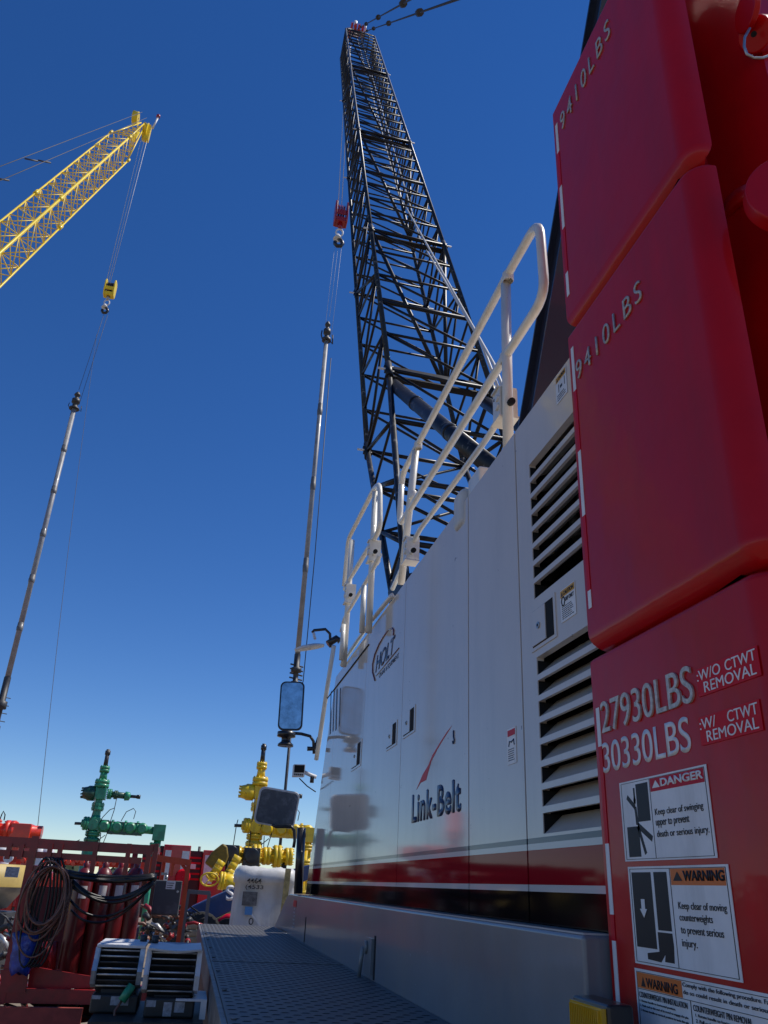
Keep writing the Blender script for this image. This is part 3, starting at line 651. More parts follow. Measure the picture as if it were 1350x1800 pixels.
# raised weld lettering
for par, (x0, y0, x1, yt), s in ((T, (988, 232, 1074, 200), '9410LBS'), (M_, (1016, 670, 1130, 636), '9410LBS')):
    stext('weld_lettering', s, x0, y0, x1, yt, CX, weld, par, ext=.005, raise_=.001, bold=-.010, spacing=1.35)
stext('weld_lettering', '27930LBS', 1061, 1290, 1223, 1234, CX, weld, L_, ext=.005, raise_=.001, bold=.0)
stext('painted_lettering', '30330LBS', 1062, 1360, 1217, 1306, CX, white, L_, ext=.001, bold=.005)
def board(par, x0, y0, x1, y1, m_, name='sign'):
    a = cwpt(x0, y0); lo, hi = .3, a.y; c = cwpt(x0, y1)
    for _ in range(50):
        mid = (lo + hi) / 2; q = RM.T @ np.array([CX, mid, c.z]); px = 675 + F * q[0] / q[2]
        if px > x1: lo = mid
        else: hi = mid
    m = MB(); m.box((CX - .0028, lo, c.z), (CX - .001, a.y, a.z)); return m.build(name, m_, par), a.y, lo, c.z, a.z
# red label backings
b1, ya, yb, z0, z1 = board(L_, 1224, 1207, 1350, 1175, dred2) if False else (None, 0, 0, 0, 0)
def label_red(x0, ytop, ybot, x1, rows):
    b_, ya, yb, z0, z1 = board(L_, x0, ytop, x1, ybot, dred2, 'label'); H = z1 - z0; Wd = ya - yb
    for (s, u0, u1, v0, v1) in rows:
        text('lettering', s, (CX - .003, ya - Wd * u0, z0 + H * v0), EX, EZ, Wd * (u1 - u0), H * (v1 - v0), white, b_, ext=.0008, raise_=.0006)
label_red(1224, 1178, 1228, 1340, [(':W/O', .02, .42, .54, .92), ('CTWT', .50, .97, .54, .92), ('REMOVAL', .12, .95, .08, .46)])
label_red(1229, 1262, 1313, 1344, [(':W/', .02, .30, .54, .92), ('CTWT', .50, .97, .54, .92), ('REMOVAL', .12, .95, .08, .46)])
def sign(x0, y0, x1, y1, head, hm, hink, split, rows, pict, hh=.19):
    b_, ya, yb, z0, z1 = board(L_, x0, y0, x1, y1, white, 'warning_sign'); H = z1 - z0; Wd = ya - yb; e = .0032
    def U(u, v, d=0): return Vector((CX - e - d, ya - Wd * u, z0 + H * v))
    fr_ = MB()                                                            # thin black outline
    for (u0, v0, u1, v1) in ((.02, .02, .98, .026), (.02, .972, .98, .978), (.02, .02, .026, .978), (.974, .02, .98, .978), (split, .02, split + .006, .978)):
        a, c = U(u0, v0), U(u1, v1); fr_.box((a.x, a.y, a.z), (a.x + .0006, c.y, c.z))
    a, c = U(split + .01, 1 - hh), U(.97, .97); fr_.box((a.x, a.y, a.z), (a.x + .0005, c.y, c.z), 1)
    fr_.build('sign_frame', [ink, hm], b_)
    t_ = MB(); c0_ = U(split + .035, 1 - hh + .04); c1_ = U(split + .125, 1 - hh + .04); c2_ = U(split + .08, .94)
    t_.prism([c0_ + Vector((-.001, 0, 0)), c1_ + Vector((-.001, 0, 0)), c2_ + Vector((-.001, 0, 0))], (.0005, 0, 0)); t_.build('alert_triangle', hink, b_)
    o_ = U(split + .135, 1 - hh + .04); text('lettering', head, o_, EX, EZ, Wd * (1 - split - .17), H * (hh - .09), hink, b_, ext=.0008, raise_=.0008, bold=.03)
    for (s, u0, u1, v0, v1) in rows: text('lettering', s, U(u0, v0), EX, EZ, Wd * (u1 - u0), H * (v1 - v0), ink, b_, ext=.0006, raise_=.0004)
    if pict:
        pm = MB()
        for kind, pts in pict:
            if kind == 'p': pm.prism([U(u, v) for u, v in pts], (.0006, 0, 0))
            elif kind == 'w': pm.prism([U(u, v, .0012) for u, v in pts], (.0006, 0, 0), 1)
            else:
                wd_ = kind; p0, p1 = U(*pts[0]), U(*pts[1]); dv = (p1 - p0).normalized(); sd_ = Vector((0, -dv.z, dv.y)) * wd_ * Wd / 2
                pm.prism([p0 + sd_, p0 - sd_, p1 - sd_, p1 + sd_], (.0006, 0, 0))
        pm.build('pictogram', [ink, white], b_)
    return b_, U
sign(1090, 1377, 1263, 1515, 'DANGER', dred, white, .38, [('Keep clear of swinging', .42, .93, .50, .60), ('upper to prevent', .42, .78, .37, .47), ('death or serious injury.', .42, .96, .24, .34)],
     [('p', [(.21, .47), (.36, .47), (.36, .94), (.21, .94)]), ('p', [(.06, .05), (.21, .05), (.21, .42), (.06, .42)]),
      ('p', [(.165, .68), (.20, .66), (.205, .56), (.215, .42), (.18, .44), (.175, .60)]), (.03, [(.18, .66), (.09, .80)]), (.035, [(.20, .43), (.36, .25)]), (.028, [(.20, .42), (.27, .08)]), (.02, [(.185, .70), (.185, .90)]),
      ('p', [(.175, .70), (.195, .70), (.20, .75), (.19, .79), (.175, .78), (.168, .74)])])
sign(1105, 1524, 1308, 1690, 'WARNING', orange, ink, .46, [('Keep clear of moving', .52, .95, .56, .65), ('counterweights', .52, .82, .45, .54), ('to prevent serious', .52, .90, .33, .42), ('injury.', .52, .66, .21, .30)],
     [('p', [(.04, .17), (.26, .17), (.26, .94), (.04, .94)]), ('p', [(.29, .36), (.43, .36), (.43, .94), (.29, .94)]),
      ('p', [(.28, .34), (.43, .34), (.435, .22), (.425, .06), (.33, .06), (.34, .13), (.29, .05), (.15, .06), (.15, .12), (.28, .15)]),
      ('w', [(.13, .66), (.17, .66), (.17, .56), (.19, .56), (.15, .47), (.11, .56), (.13, .56)])])
b_, ya, yb, z0, z1 = board(L_, 1117, 1701, 1420, 1860, white, 'warning_sign'); H = z1 - z0; Wd = ya - yb
m = MB(); m.box((CX - .0038, ya - Wd * .02, z1 - H * .04), (CX - .0032, ya - Wd * .37, z1 - H * .21)); m.build('sign_header', orange, b_)
m = MB(); m.box((CX - .0038, ya - Wd * .02, z1 - H * .03), (CX - .0032, yb, z1 - H * .036)); m.box((CX - .0038, ya - Wd * .02, z1 - H * .222), (CX - .0032, yb, z1 - H * .216)); m.box((CX - .0038, ya - Wd * .42, z1 - H * .22), (CX - .0032, ya - Wd * .424, z0)); m.box((CX - .0038, ya - Wd * .016, z1 - H * .03), (CX - .0032, ya - Wd * .019, z0)); m.build('sign_frame', ink, b_)
def U3(u, v): return Vector((CX - .004, ya - Wd * u, z1 - H * v))
m = MB(); m.prism([U3(.05, .19), U3(.09, .19), U3(.07, .08)], (.0005, 0, 0)); m.build('alert_triangle', ink, b_)
for s, u0, u1, v0, v1 in (('WARNING', .095, .34, .19, .085), ('Comply with the following procedure. Failure to', .38, 1.0, .105, .05), ('do so could result in death or serious injury.', .38, 1.0, .18, .125),
                          ('COUNTERWEIGHT PIN INSTALLATION', .03, .40, .31, .25), ('1. Rotate handle to horizontal position.', .03, .31, .365, .335), ('2. Push rod to the end of its travel to engage the pin.', .03, .40, .415, .385), ('3. Rotate handle to vertical position to lock the pin.', .03, .40, .465, .435),
                          ('COUNTERWEIGHT PIN REMOVAL', .44, .80, .31, .25), ('1. Rotate handle to horizontal position.', .45, .78, .37, .335), ('2. Pull rod to end of travel.', .45, .70, .42, .385)):
    text('lettering', s, U3(u0, v0), EX, EZ, Wd * (u1 - u0), H * (v0 - v1), ink, b_, ext=.0006, raise_=.0004, bold=.02 if s == 'WARNING' else 0)
# lugs on the rear face of the top slab
def lugring(par):
    c = PY(1333, 52, 1.36)
    m = MB(); m.cyl(PY(1400, 62, 1.43), PY(1326, 60, 1.36), .055, n=22); m.build('lifting_lug', cwr, par, bevel=.006)
    m = MB(); c2 = PY(1313, 20, 1.33); ax = Vector((1, -.15, .1)).normalized(); m.cyl(c2 - ax * .008, c2 + ax * .012, .062, n=28); m.build('lug_ear', cwr, par, bevel=.004)
    m = MB(); c3 = PY(1400, 328, 1.28); ax = Vector((.45, .89, 0)).normalized(); m.cyl(c3, c3 + ax * .05, .125, n=48); m.build('pin_flange', cwr, par, bevel=.006)
    m = MB(); c4 = PY(1325, 60, 1.345); m.cyl(c4, c4 + (c4).normalized() * .004, .009, n=14); m.build('pin_hole', gap, par)
    m = MB(); m.tube([PY(x, y, 1.32) for x, y in ((1318, 50), (1309, 66), (1308, 82), (1313, 95), (1325, 102), (1340, 102), (1360, 95), (1400, 70))], .0042, 10); m.build('wire_clip', steel, par)
lugring(T)
# ================================================================== HOOK BLOCK AND ROPE OF THE DARK CRANE
HYb = tip.y - .2
def hookblock(x, y0, y1, xh, yh, Y, main, lab, nm, red=True):
    top_ = PY(x, y0, Y); bot = PY(x, y1, Y); X0 = bot.x; H = top_.z - bot.z
    t = thing('hook_block', lab, 'crane hook', (X0, Y, bot.z - H * .7))
    m = MB(); wd = H * (.36 if red else .40)
    for s in (-1, 1):
        pts = [(X0 + s * wd / 2, Y + a * H * .30, bot.z + b * H) for a, b in ((-.6, 0), (-1, .25), (-1, .8), (-.6, 1), (.6, 1), (1, .8), (1, .25), (.6, 0))]
        m.prism(pts, (s * H * .07, 0, 0))
    m.box((X0 - wd * .5, Y - H * .2, bot.z), (X0 + wd * .5, Y + H * .2, bot.z + H * .2)); m.box((X0 - wd * .5, Y - H * .25, bot.z + H * .28), (X0 + wd * .5, Y - H * .2, bot.z + H * .5), 0)
    m.build('side_plates', main, t, bevel=.02, seg=2)
    m = MB()
    for k in range(3): m.lathe((X0 - wd * .36 + k * wd * .26, Y, bot.z + H * .6), (1, 0, 0), [(0, .02), (0, H * .27), (wd * .08, H * .22), (wd * .16, H * .27), (wd * .16, .02)], 18)
    m.build('sheave', steeld if not red else hred, t)
    m = MB(); z = bot.z; m.cyl((X0, Y, z), (X0, Y, z - H * .25), H * .10, H * .07, 12); m.build('swivel', main if red else steel, t)
    m = MB(); m.tube([(X0 + H * .13 * math.sin(a), Y, z - H * .42 - H * .17 * math.cos(a)) for a in [k * math.pi / 6 for k in range(12)]], H * .035, 8, closed=True); m.build('shackle', aluw, t)
    m = MB(); c = Vector((X0, Y, z - H * .82)); pts = [Vector((0, 0, .22)), Vector((0, 0, .08)), Vector((.10, -.02, -.02)), Vector((.15, -.04, -.16)), Vector((.08, -.05, -.30)), Vector((-.05, -.04, -.31)), Vector((-.13, -.02, -.20)), Vector((-.13, -.01, -.10))]
    m.tube([c + p * H for p in pts], H * .075, 10); m.build('hook', blackp, t)
    m = MB(); m.lathe(c + Vector((-H * .05, 0, H * .28)), (0, 0, -1), [(0, .01), (0, H * .06), (H * .22, H * .17), (H * .24, .01)], 14); m.build('hook_collar', aluw, t)
    return t, top_, c
hb, topp, hc = hookblock(598, 359, 394, 598, 420, HYb, hred, 'red sheaved hook block hanging beside the dark lattice boom', 'r')
m = MB()
for dx in (-.12, .12): m.cyl(tip + Vector((dx - .45, -.2, -.2)), topp + Vector((dx * .7, 0, -.2)), .016, n=6)
m.build('hoist_rope', rope, crane)
# lubricator stack hanging below
lubt = PY(578.5, 566, HYb); lubb = PY(521, 1150, HYb)
def lubricator(a, b, r, lab, low, ncol):
    t = thing('lubricator_pipe', lab, 'wireline pipe', (b.x, b.y, GZ)); x, y = (a.x + b.x) / 2, a.y; H = a.z - b.z
    m = MB(); m.cyl((x, y, b.z), (x, y, a.z - H * .07), r, n=14); p = m.build('pipe', pipeg, t)
    for k in range(1, ncol + 1):
        z = b.z + (H * .93) * k / (ncol + 1); m = MB(); m.lathe((x, y, z - .35), (0, 0, 1), [(0, r), (.03, r * 1.12), (.3, r * 1.25), (.32, r * 1.12), (.6, r * 1.1), (.62, r)], 14); m.build('union_collar', collar, p)
    m = MB(); z = a.z - H * .07; m.lathe((x, y, z), (0, 0, 1), [(0, r), (0, r * 2.1), (.12, r * 2.1), (.14, r * 1.1), (H * .025, r * 1.1), (H * .026, r * 1.7), (H * .04, r * 1.7), (H * .041, r * .8), (H * .055, r * .8), (H * .056, r * 1.3), (H * .06, r * 1.3), (H * .07, r * .5)], 12)
    m.tube([(x - r * 2, y, z + .1), (x - r * 2.6, y, z + .3), (x - r * 2.4, y, z + .55)], .03, 6); m.tube([(x + r * 2, y, z), (x + r * 2.9, y, z - .1), (x + r * 2.7, y, z + .4)], .03, 6); m.build('grease_head', steeld, t)
    m = MB(); z = b.z; m.lathe((x, y, z - low), (0, 0, 1), [(0, r * .6), (low * .15, r * .6), (low * .16, r * 1.6), (low * .25, r * 1.6), (low * .26, r), (low * .5, r), (low * .51, r * 2), (low * .62, r * 2), (low * .63, r * 1.2), (low, r * 1.2)], 12)
    for k in range(4): m.cyl((x - r * 2.4, y - .1, z - low * (.3 + k * .12)), (x + r * 2.6, y + .1, z - low * (.32 + k * .12)), .03, n=6)
    m.build('catcher_valve', steeld, t)
    return t, (x, y)
l1, (lx, ly) = lubricator(lubt, lubb, .10, 'grey steel lubricator pipe hanging upright left of the dark boom', 1.4, 3)
m = MB(); m.cyl((lx, ly, lubb.z - 1.4), (lx, ly, GZ + .4), .055, n=10); m.build('lower_pipe', steeld, l1)
m = MB(); m.tube([(lx + .28, ly, lubt.z - 2), (lx + .33, ly, lubb.z + 4), (lx + .30, ly, lubb.z - 1), (lx + .12, ly, lubb.z - 2)], .018, 6); m.build('grease_hose', black, l1)
m = MB()
for dx, dy in ((-.28, 0), (.0, .0), (.28, 0)): m.cyl(hc + Vector((dx * .6, 0, -.4)), lubt + Vector((dx * .6, 0, -.8 if dx else .3)), .007, n=5)
m.build('sling_lines', rope, l1)
# ================================================================== YELLOW CRANE
Wy = 1.6
yo = Vector((-9.014, 27.355, 25.723)) * Wy; yu = Vector((.043, .482, .875)).normalized(); yw = Vector((-.998, -.012, .056)).normalized(); ye = Vector((-.037, .876, -.48)).normalized()
ycr = thing('crawler_crane', 'tall yellow crane with lattice boom rising from beyond the left edge', 'crane', (-16.6, 21, GZ))
def projx(p): c = RM.T @ np.array(p); return 675 + F * c[0] / c[2], 900 + F * c[1] / c[2]
KS = 0
for s in np.arange(5, 60, .1):
    x, y = projx(yo + yu * (s * Wy) + yw * Wy)
    if x > 192: KS = s; break
TS = KS
for s in np.arange(5, 90, .1):
    x, y = projx(yo + yu * (s * Wy))
    if x > 258: TS = s; break
print('yellow kink', KS, 'tip', TS)
Dy = 1.237
def yp(s, i, j): return yo + yu * (s * Wy) + yw * (i * Wy) + ye * (j * Dy * Wy)
YC = {'M': (0, 0), 'U': (1, 0), 'L': (0, 1), 'K': (1, 1)}
ych = MB(); ybr = MB(); S0 = -26.
ytip = yp(TS, .25, .2)
for k, (i, j) in YC.items():
    ych.cyl(yp(S0, i, j), yp(KS, i, j), .085 if k == 'M' else .062, n=10)
    ych.cyl(yp(KS, i, j), ytip + yw * (.3 * (i - .5)) + ye * (.35 * (j - .5)), .062, n=8)
    ych.cyl(yp(S0, i, j), yp(S0 - 4, .1 if i == 0 else .9, .5), .062, n=8)
s = S0; a = 0; ds = .95
while s < KS - .2:
    s2 = min(s + ds, KS)
    for k, l in (('M', 'U'), ('M', 'L'), ('L', 'K'), ('U', 'K')):
        ybr.cyl(yp(s, *YC[k]), yp(s, *YC[l]), .034, n=6)
        if a % 2: k, l = l, k
        ybr.cyl(yp(s, *YC[k]), yp(s2, *YC[l]), .034, n=6)
    s = s2; a += 1
for t in (.12, .25, .4, .55, .7, .85):
    q = {k: yp(KS, i, j).lerp(ytip, t) for k, (i, j) in YC.items()}; q2 = {k: yp(KS, i, j).lerp(ytip, t + .12) for k, (i, j) in YC.items()}
    for k, l in (('M', 'U'), ('M', 'L'), ('L', 'K'), ('U', 'K')): ybr.cyl(q[k], q[l], .04, n=6); ybr.cyl(q[k], q2[l], .03, n=6)
ybo = ych.build('boom', yel, ycr); ybr.build('lattice_bracing', yelo, ybo)
m = MB()
for s_ in (0, 12.5, -9.5): 
    for k in YC: m.cyl(yp(s_ - .2, *YC[k]), yp(s_ + .2, *YC[k]), .13, n=10)
m.build('boom_joint', yel, ybo)
m = MB(); m.prism([yp(KS + (TS - KS) * t, i, j) for t, i, j in ((.35, .15, .35), (.6, .15, .15), (.8, .15, .35), (.5, .15, .6))], yw * .1)
m.lathe(ytip + Vector((-.5, 0, .7)), yw, [(0, .1), (0, .65), (.1, .6), (.5, .65), (.5, .1)], 18); m.lathe(ytip + Vector((.5, .6, -.2)), yw, [(0, .1), (0, .9), (.1, .8), (.4, .9), (.4, .1)], 18); m.box(ytip + Vector((.3, .2, -1.4)), ytip + Vector((.75, .7, .5)))
m.cyl(ytip + Vector((.9, .3, .2)), ytip + Vector((1.15, .3, 1.8)), .09, n=8, m=1); m.lathe(ytip + Vector((1.15, .3, 1.9)), (0, 0, 1), [(-.1, .02), (-.1, .18), (.15, .18), (.2, .02)], 10, m=2)
m.build('boom_head_sheaves', [yel, aluw, hred], ybo)
yh, ytop_, yhc = hookblock(190.5, 494, 521, 178, 555, ytip.y + .4, yel, 'yellow hook block hanging below the yellow crane boom', 'y', red=False)
m = MB()
for dx in (-.25, .05, .3): m.cyl(ytip + Vector((.35 + dx, .4, -.4)), ytop_ + Vector((dx * .6, 0, -.3)), .020, n=6)
m.build('hoist_rope', rope, ycr)
m = MB()
for (x0, y0, x1, y1) in ((250, 197, -260, 392), (258, 207, -250, 425)): m.cyl(PY(x0, y0, ytip.y), PY(x1, y1, ytip.y * .45), .022, n=5)
for (x, y, Y) in ((55, 281, .77), (78, 284, .78), (3, 315, .70)):
    c = PY(x, y, ytip.y * Y); m.cyl(c - Vector((.35, .2, .2)), c + Vector((.35, .2, .2)), .055, n=8, m=0)
m.build('pendant_line', [roped], ycr)
m = MB(); fy = yp(S0 - 4, .5, .5)
m.box((fy.x - 1.6, fy.y - 5.5, GZ + 1.3), (fy.x + 1.6, fy.y + 1.2, GZ + 3.4)); m.build('upper_housing', yel, ycr, bevel=.05)
m = MB(); m.box((fy.x - 3, fy.y - 4, GZ), (fy.x - 2, fy.y + 3.4, GZ + 1.2)); m.box((fy.x + 2, fy.y - 4, GZ), (fy.x + 3, fy.y + 3.4, GZ + 1.2)); m.box((fy.x - 2, fy.y - 1.5, GZ + .4), (fy.x + 2, fy.y + 1.5, GZ + 1.3)); m.build('crawler_tracks', blackp, ycr, bevel=.2)
m = MB(); m.cyl(yp(S0 - 4, .1, .5), (fy.x, fy.y, GZ + 3), .12, n=8); m.build('boom_foot', yel, ycr)
# second lubricator below the yellow hook
la = PY(140.5, 690, ytip.y + 2); lb_ = PY(10, 1190, ytip.y + 2)
l2, (lx2, ly2) = lubricator(la, lb_, .19, 'grey steel lubricator pipe hanging upright at the left edge', 4.4, 5)
m = MB(); m.cyl((lx2, ly2, lb_.z - 4.4), (lx2, ly2, GZ + .5), .08, n=8); m.build('lower_pipe', steeld, l2)
m = MB(); m.cyl(yhc + Vector((0, 0, -.6)), (lx2, ly2, la.z + .2), .018, n=5); m.cyl(yhc + Vector((.3, 0, -.6)), (lx2 + .3, ly2, la.z - 1), .018, n=5); m.build('sling_lines', roped, l2)
m = MB(); q0 = PY(170, 588, ytip.y + 1); q1 = PY(66, 1455, 40); pts = []
for k in range(25): t = k / 24; p = q0.lerp(q1, t); p.z -= 1.6 * math.sin(math.pi * t); pts.append(p)
m.tube(pts, .014, 5); tag(m.build('guide_wire', roped), 'thin dark wire running down from the yellow hook to the ground equipment', 'wire')
# ================================================================== WELLHEAD TREES
def flange(m, c, d, r, L, n=18, k=12, mi=0):
    """studded flange pair"""
    d = Vector(d).normalized(); c = Vector(c); m.lathe(c - d * L / 2, d, [(0, .01), (0, r), (L * .44, r), (L * .46, r * .9), (L * .54, r * .9), (L * .56, r), (L, r), (L, .01)], n, m=mi)
    x = d.orthogonal().normalized(); y = d.cross(x)
    for i in range(k): a = 2 * math.pi * i / k; q = c + (x * math.cos(a) + y * math.sin(a)) * r * .84; m.cyl(q - d * L * .68, q + d * L * .68, r * .07, n=6, m=mi)
def tree(nm, lab, mt, dk, xb, yb, Y, sc_, boxend=True, mirror_cap=True):
    """xb,yb photo pixel of trunk at lower cross; sc_ metres per unit"""
    base = PY(xb, yb, Y); t = thing('wellhead_tree', lab, 'wellhead valves', (base.x, base.y, GZ)); x, y, z0 = base
    u = sc_; V3 = lambda a, b, c: Vector((x + a * u, y + b * u, z0 + c * u))
    m = MB(); m.lathe((x, y, GZ), (0, 0, 1), [(0, .4 * u), (z0 - GZ - .9 * u, .4 * u), (z0 - GZ - .5 * u, .26 * u)], 18); flange(m, V3(0, 0, -.85), (0, 0, 1), .42 * u, .3 * u); flange(m, V3(0, 0, -.45), (0, 0, 1), .40 * u, .22 * u); m.cyl(V3(0, 0, -.7), V3(0, 0, .5), .24 * u, n=16)
    m.build('casing_head', mt, t)
    m = MB(); m.box(V3(-.3, -.3, -.28), V3(.3, .3, .36)); m.cyl(V3(0, 0, .3), V3(0, 0, .75), .22 * u, n=16); flange(m, V3(0, 0, .95), (0, 0, 1), .34 * u, .34 * u); m.cyl(V3(0, 0, .9), V3(0, 0, 1.4), .2 * u, n=16); m.build('flow_cross', mt, t, bevel=.03 * u, seg=2)
    m = MB(); flange(m, V3(-.45, -.05, .05), (1, .1, 0), .36 * u, .26 * u); m.cyl(V3(-.7, 0, .05), V3(-.3, 0, .05), .2 * u, n=14); m.cyl(V3(-1.05, 0, .02), V3(-.6, 0, .03), .075 * u, n=8, m=1); m.lathe(V3(-.05, -.38, 0), (0, 1, 0), [(0, .01), (0, .28 * u), (.2 * u, .3 * u)], 14); m.build('wing_valve', [mt, blackp], t)
    # upper master valve
    m = MB(); m.box(V3(-.26, -.3, 1.32), V3(.32, .3, 1.95)); m.build('valve_body', mt, t, bevel=.03 * u, seg=2)
    m = MB(); m.lathe(V3(-.27, 0, 1.63), (-1, 0, 0), [(0, .01), (0, .40 * u), (.35 * u, .40 * u), (.45 * u, .34 * u), (.62 * u, .30 * u), (.66 * u, .2 * u), (.66 * u, .01)], 14)
    for i in range(9): a = 2 * math.pi * i / 9; c = V3(-.9, .26 * math.cos(a), 1.63 + .26 * math.sin(a)); m.cyl(c, c + Vector((-.12 * u, 0, 0)), .04 * u, n=6)
    m.build('valve_bonnet', dk, t)
    m = MB(); flange(m, V3(.5, 0, 1.65), (1, 0, 0), .28 * u, .2 * u); m.cyl(V3(.4, 0, 1.65), V3(1.5, 0, 1.6), .17 * u, n=12, m=2); flange(m, V3(.85, 0, 1.63), (1, 0, 0), .24 * u, .16 * u, mi=2); m.lathe(V3(1.35, 0, 1.60), (1, 0, -.03), [(0, .01), (0, .25 * u), (.25 * u, .22 * u), (.3 * u, .1 * u), (.32 * u, .01)], 12); m.cyl(V3(1.6, 0, 1.6), V3(2.15, 0, 1.6), .085 * u, n=8, m=1); m.lathe(V3(2.0, 0, 1.6), (1, 0, 0), [(0, .01), (0, .11 * u), (.2 * u, .11 * u), (.2 * u, .01)], 8, m=1)
    m.build('valve_actuator', [mt, blackp, dk], t)
    m = MB(); m.cyl(V3(0, 0, 1.9), V3(.02, 0, 2.4), .22 * u, n=14); flange(m, V3(0, 0, 2.16), (0, 0, 1), .40 * u, .38 * u); m.cyl(V3(0, 0, 2.3), V3(0, 0, 2.95), .23 * u, .17 * u, n=14); flange(m, V3(0, 0, 2.95), (0, 0, 1), .27 * u, .3 * u)
    m.build('top_flange', mt, t)
    m = MB(); m.cyl(V3(0, 0, 3.1), V3(.0, 0, 3.85), .125 * u, .11 * u, n=12); m.lathe(V3(0, 0, 3.75), (0, 0, 1), [(0, .01), (0, .15 * u), (.22 * u, .15 * u), (.22 * u, .1 * u), (.3 * u, .1 * u), (.3 * u, .01)], 12, m=0); m.build('top_cap', [steeld if mt == tgreen else blackp], t)
    # right wing
    m = MB(); m.box(V3(.28, -.26, -.35), V3(.75, .26, .28)); m.box(V3(.75, -.3, -.42), V3(2.6, .28, .22), 1)
    for c_ in (.55, 1.25, 1.95, 2.6): m.lathe(V3(c_, -.28, -.06), (0, -1, 0), [(0, .3 * u), (.1 * u, .3 * u), (.12 * u, .22 * u), (.25 * u, .2 * u), (.25 * u, .01)], 14)
    for c_ in (.95, 1.65, 2.3): m.lathe(V3(c_, 0, -.06), (1, 0, 0), [(-.06 * u, .2 * u), (-.06 * u, .38 * u), (.06 * u, .38 * u), (.06 * u, .2 * u)], 14)
    m.cyl(V3(2.6, 0, -.1), V3(3.3, 0, -.12), .2 * u, n=14); m.build('wing_line', [mt, dk], t, fixn=True)
    m = MB(); m.box(V3(3.2, -.36, -.62), V3(3.85, .3, .2)); m.cyl(V3(3.5, 0, -.5), V3(3.5, 0, -1.3), .2 * u, n=14); flange(m, V3(3.4, 0, -.85), (0, 0, 1), .3 * u, .2 * u); m.cyl(V3(3.4, 0, -1.3), V3(3.4, 0, (GZ - z0) / u), .14 * u, n=10); m.build('elbow_block', mt, t)
    m = MB()
    def hose(pts): m.tube([V3(*p) for p in pts], .022 * u, 6)
    hose([(.95, -.3, 1.4), (.93, -.3, .8), (.85, -.3, .3), (.8, -.3, -.3), (.6, -.3, -1.2)])
    hose([(.9, -.3, .9), (.7, -.35, .8), (.4, -.35, .4), (.25, -.35, 0)]); hose([(1.4, -.35, .25), (1.6, -.35, .75), (1.95, -.35, .95), (2.1, -.35, .8), (2.05, -.35, .4)])
    hose([(.2, -.35, -1.2), (.35, -.35, -.8), (.7, -.35, -.5)]); hose([(-.2, -.36, 1.4), (-.15, -.36, .7), (-.25, -.36, .0), (-.2, -.36, -1)]); hose([(.45, -.35, -.4), (.5, -.35, -1.2)])
    hose([(-.9, 0, .3), (-.95, 0, 0), (-1.0, 0, -1.2)] if mt != tgreen else [(-.6, -.1, -.8), (-.9, -.1, -.95), (-1.3, -.1, -1.2)])
    m.build('control_hoses', black, t)
    return t
tree('g', 'green wellhead valve tree standing behind the red rack', tgreen, tgreend, 166, 1450, 30, .605)
tree('y', 'yellow wellhead valve tree standing behind the rectangular mirror', tyel, tyel, 449, 1454, 26.5, .615)
# red tree, mostly out of frame on the left
tr = thing('wellhead_tree', 'bright red wellhead valve tree cut off by the left edge', 'wellhead valves', (PY(-40, 1457, 30).x, 30, GZ)); c = PY(-40, 1457, 30)
m = MB(); m.cyl((c.x, c.y, GZ), (c.x, c.y, c.z + 1.5), .25, n=14); flange(m, (c.x, c.y, c.z + .7), (0, 0, 1), .35, .3); m.build('casing_head', tred, tr)
m = MB(); m.box((c.x - .4, c.y - .3, c.z - .3), (c.x + .5, c.y + .3, c.z + .3)); m.cyl(c, c + Vector((2.0, 0, 0)), .2, n=14); flange(m, c + Vector((1.0, 0, 0)), (1, 0, 0), .32, .3); flange(m, c + Vector((.55, 0, 0)), (1, 0, 0), .34, .2); m.build('wing_line', tred, tr)
e0 = PY(27, 1459, 30); m = MB(); m.box((e0.x - .1, 29.7, e0.z - .34), (e0.x + .52, 30.3, e0.z + .2)); m.cyl(e0 + Vector((.1, 0, -.3)), Vector((e0.x + .1, e0.y, GZ)), .16, n=12); m.build('elbow_block', tred, tr, bevel=.02, seg=2)
m = MB(); m.tube([PY(x, y, 29.6) for x, y in ((0, 1440), (3, 1432), (6, 1426), (9, 1432), (7, 1442))], .02, 6); m.build('control_hoses', black, tr)
# ---- yellow flowline manifold below the yellow tree
mf = thing('flowline_manifold', 'yellow high pressure flowline with valves and angled legs beside the white tote', 'pipe manifold', (PY(450, 1505, 24).x, 24, GZ))
m = MB(); a = PY(415, 1503, 24); b_ = PY(512, 1506, 24); m.cyl(a, b_, .17, n=14)
for t in (.02, .2, .36, .55, .74, .95): q = a.lerp(b_, t); flange(m, q, b_ - a, .23 if t not in (.36, .74) else .29, .20)
m.build('flowline', tyel, mf)
m = MB()
for (x, y) in ((404, 1507), (441, 1512)): c = PY(x, y, 23.6); m.box(c - Vector((.22, .2, .22)), c + Vector((.22, .2, .3))); m.lathe(c + Vector((0, -.2, .1)), (0, -1, 0), [(0, .2), (.1, .2), (.1, .01)], 12)
m.build('black_valve', blackp, mf, bevel=.02, seg=2)
def leg(pts, Y, name='angled_leg'):
    m = MB(); P = [PY(x, y, Y) for x, y in pts]; m.tube(P, .062, 12)
    for p, q in zip(P, P[1:]):
        for t in (.12, .55): c = p.lerp(q, t); d = (q - p).normalized(); m.cyl(c - d * .09, c + d * .09, .105, n=12)
    m.build(name, tyel, mf)
leg([(417, 1508), (404, 1532), (395, 1545), (392, 1552)], 22); leg([(388, 1517), (376, 1536), (367, 1545)], 22)
m = MB(); a = PY(387, 1548, 21); b_ = PY(418, 1552, 21); m.cyl(a, b_, .17, n=16); m.cyl(b_, b_ + Vector((.2, 0, 0)), .06, n=10); flange(m, a.lerp(b_, .1), b_ - a, .2, .12); m.build('drum_valve', tyel, mf)
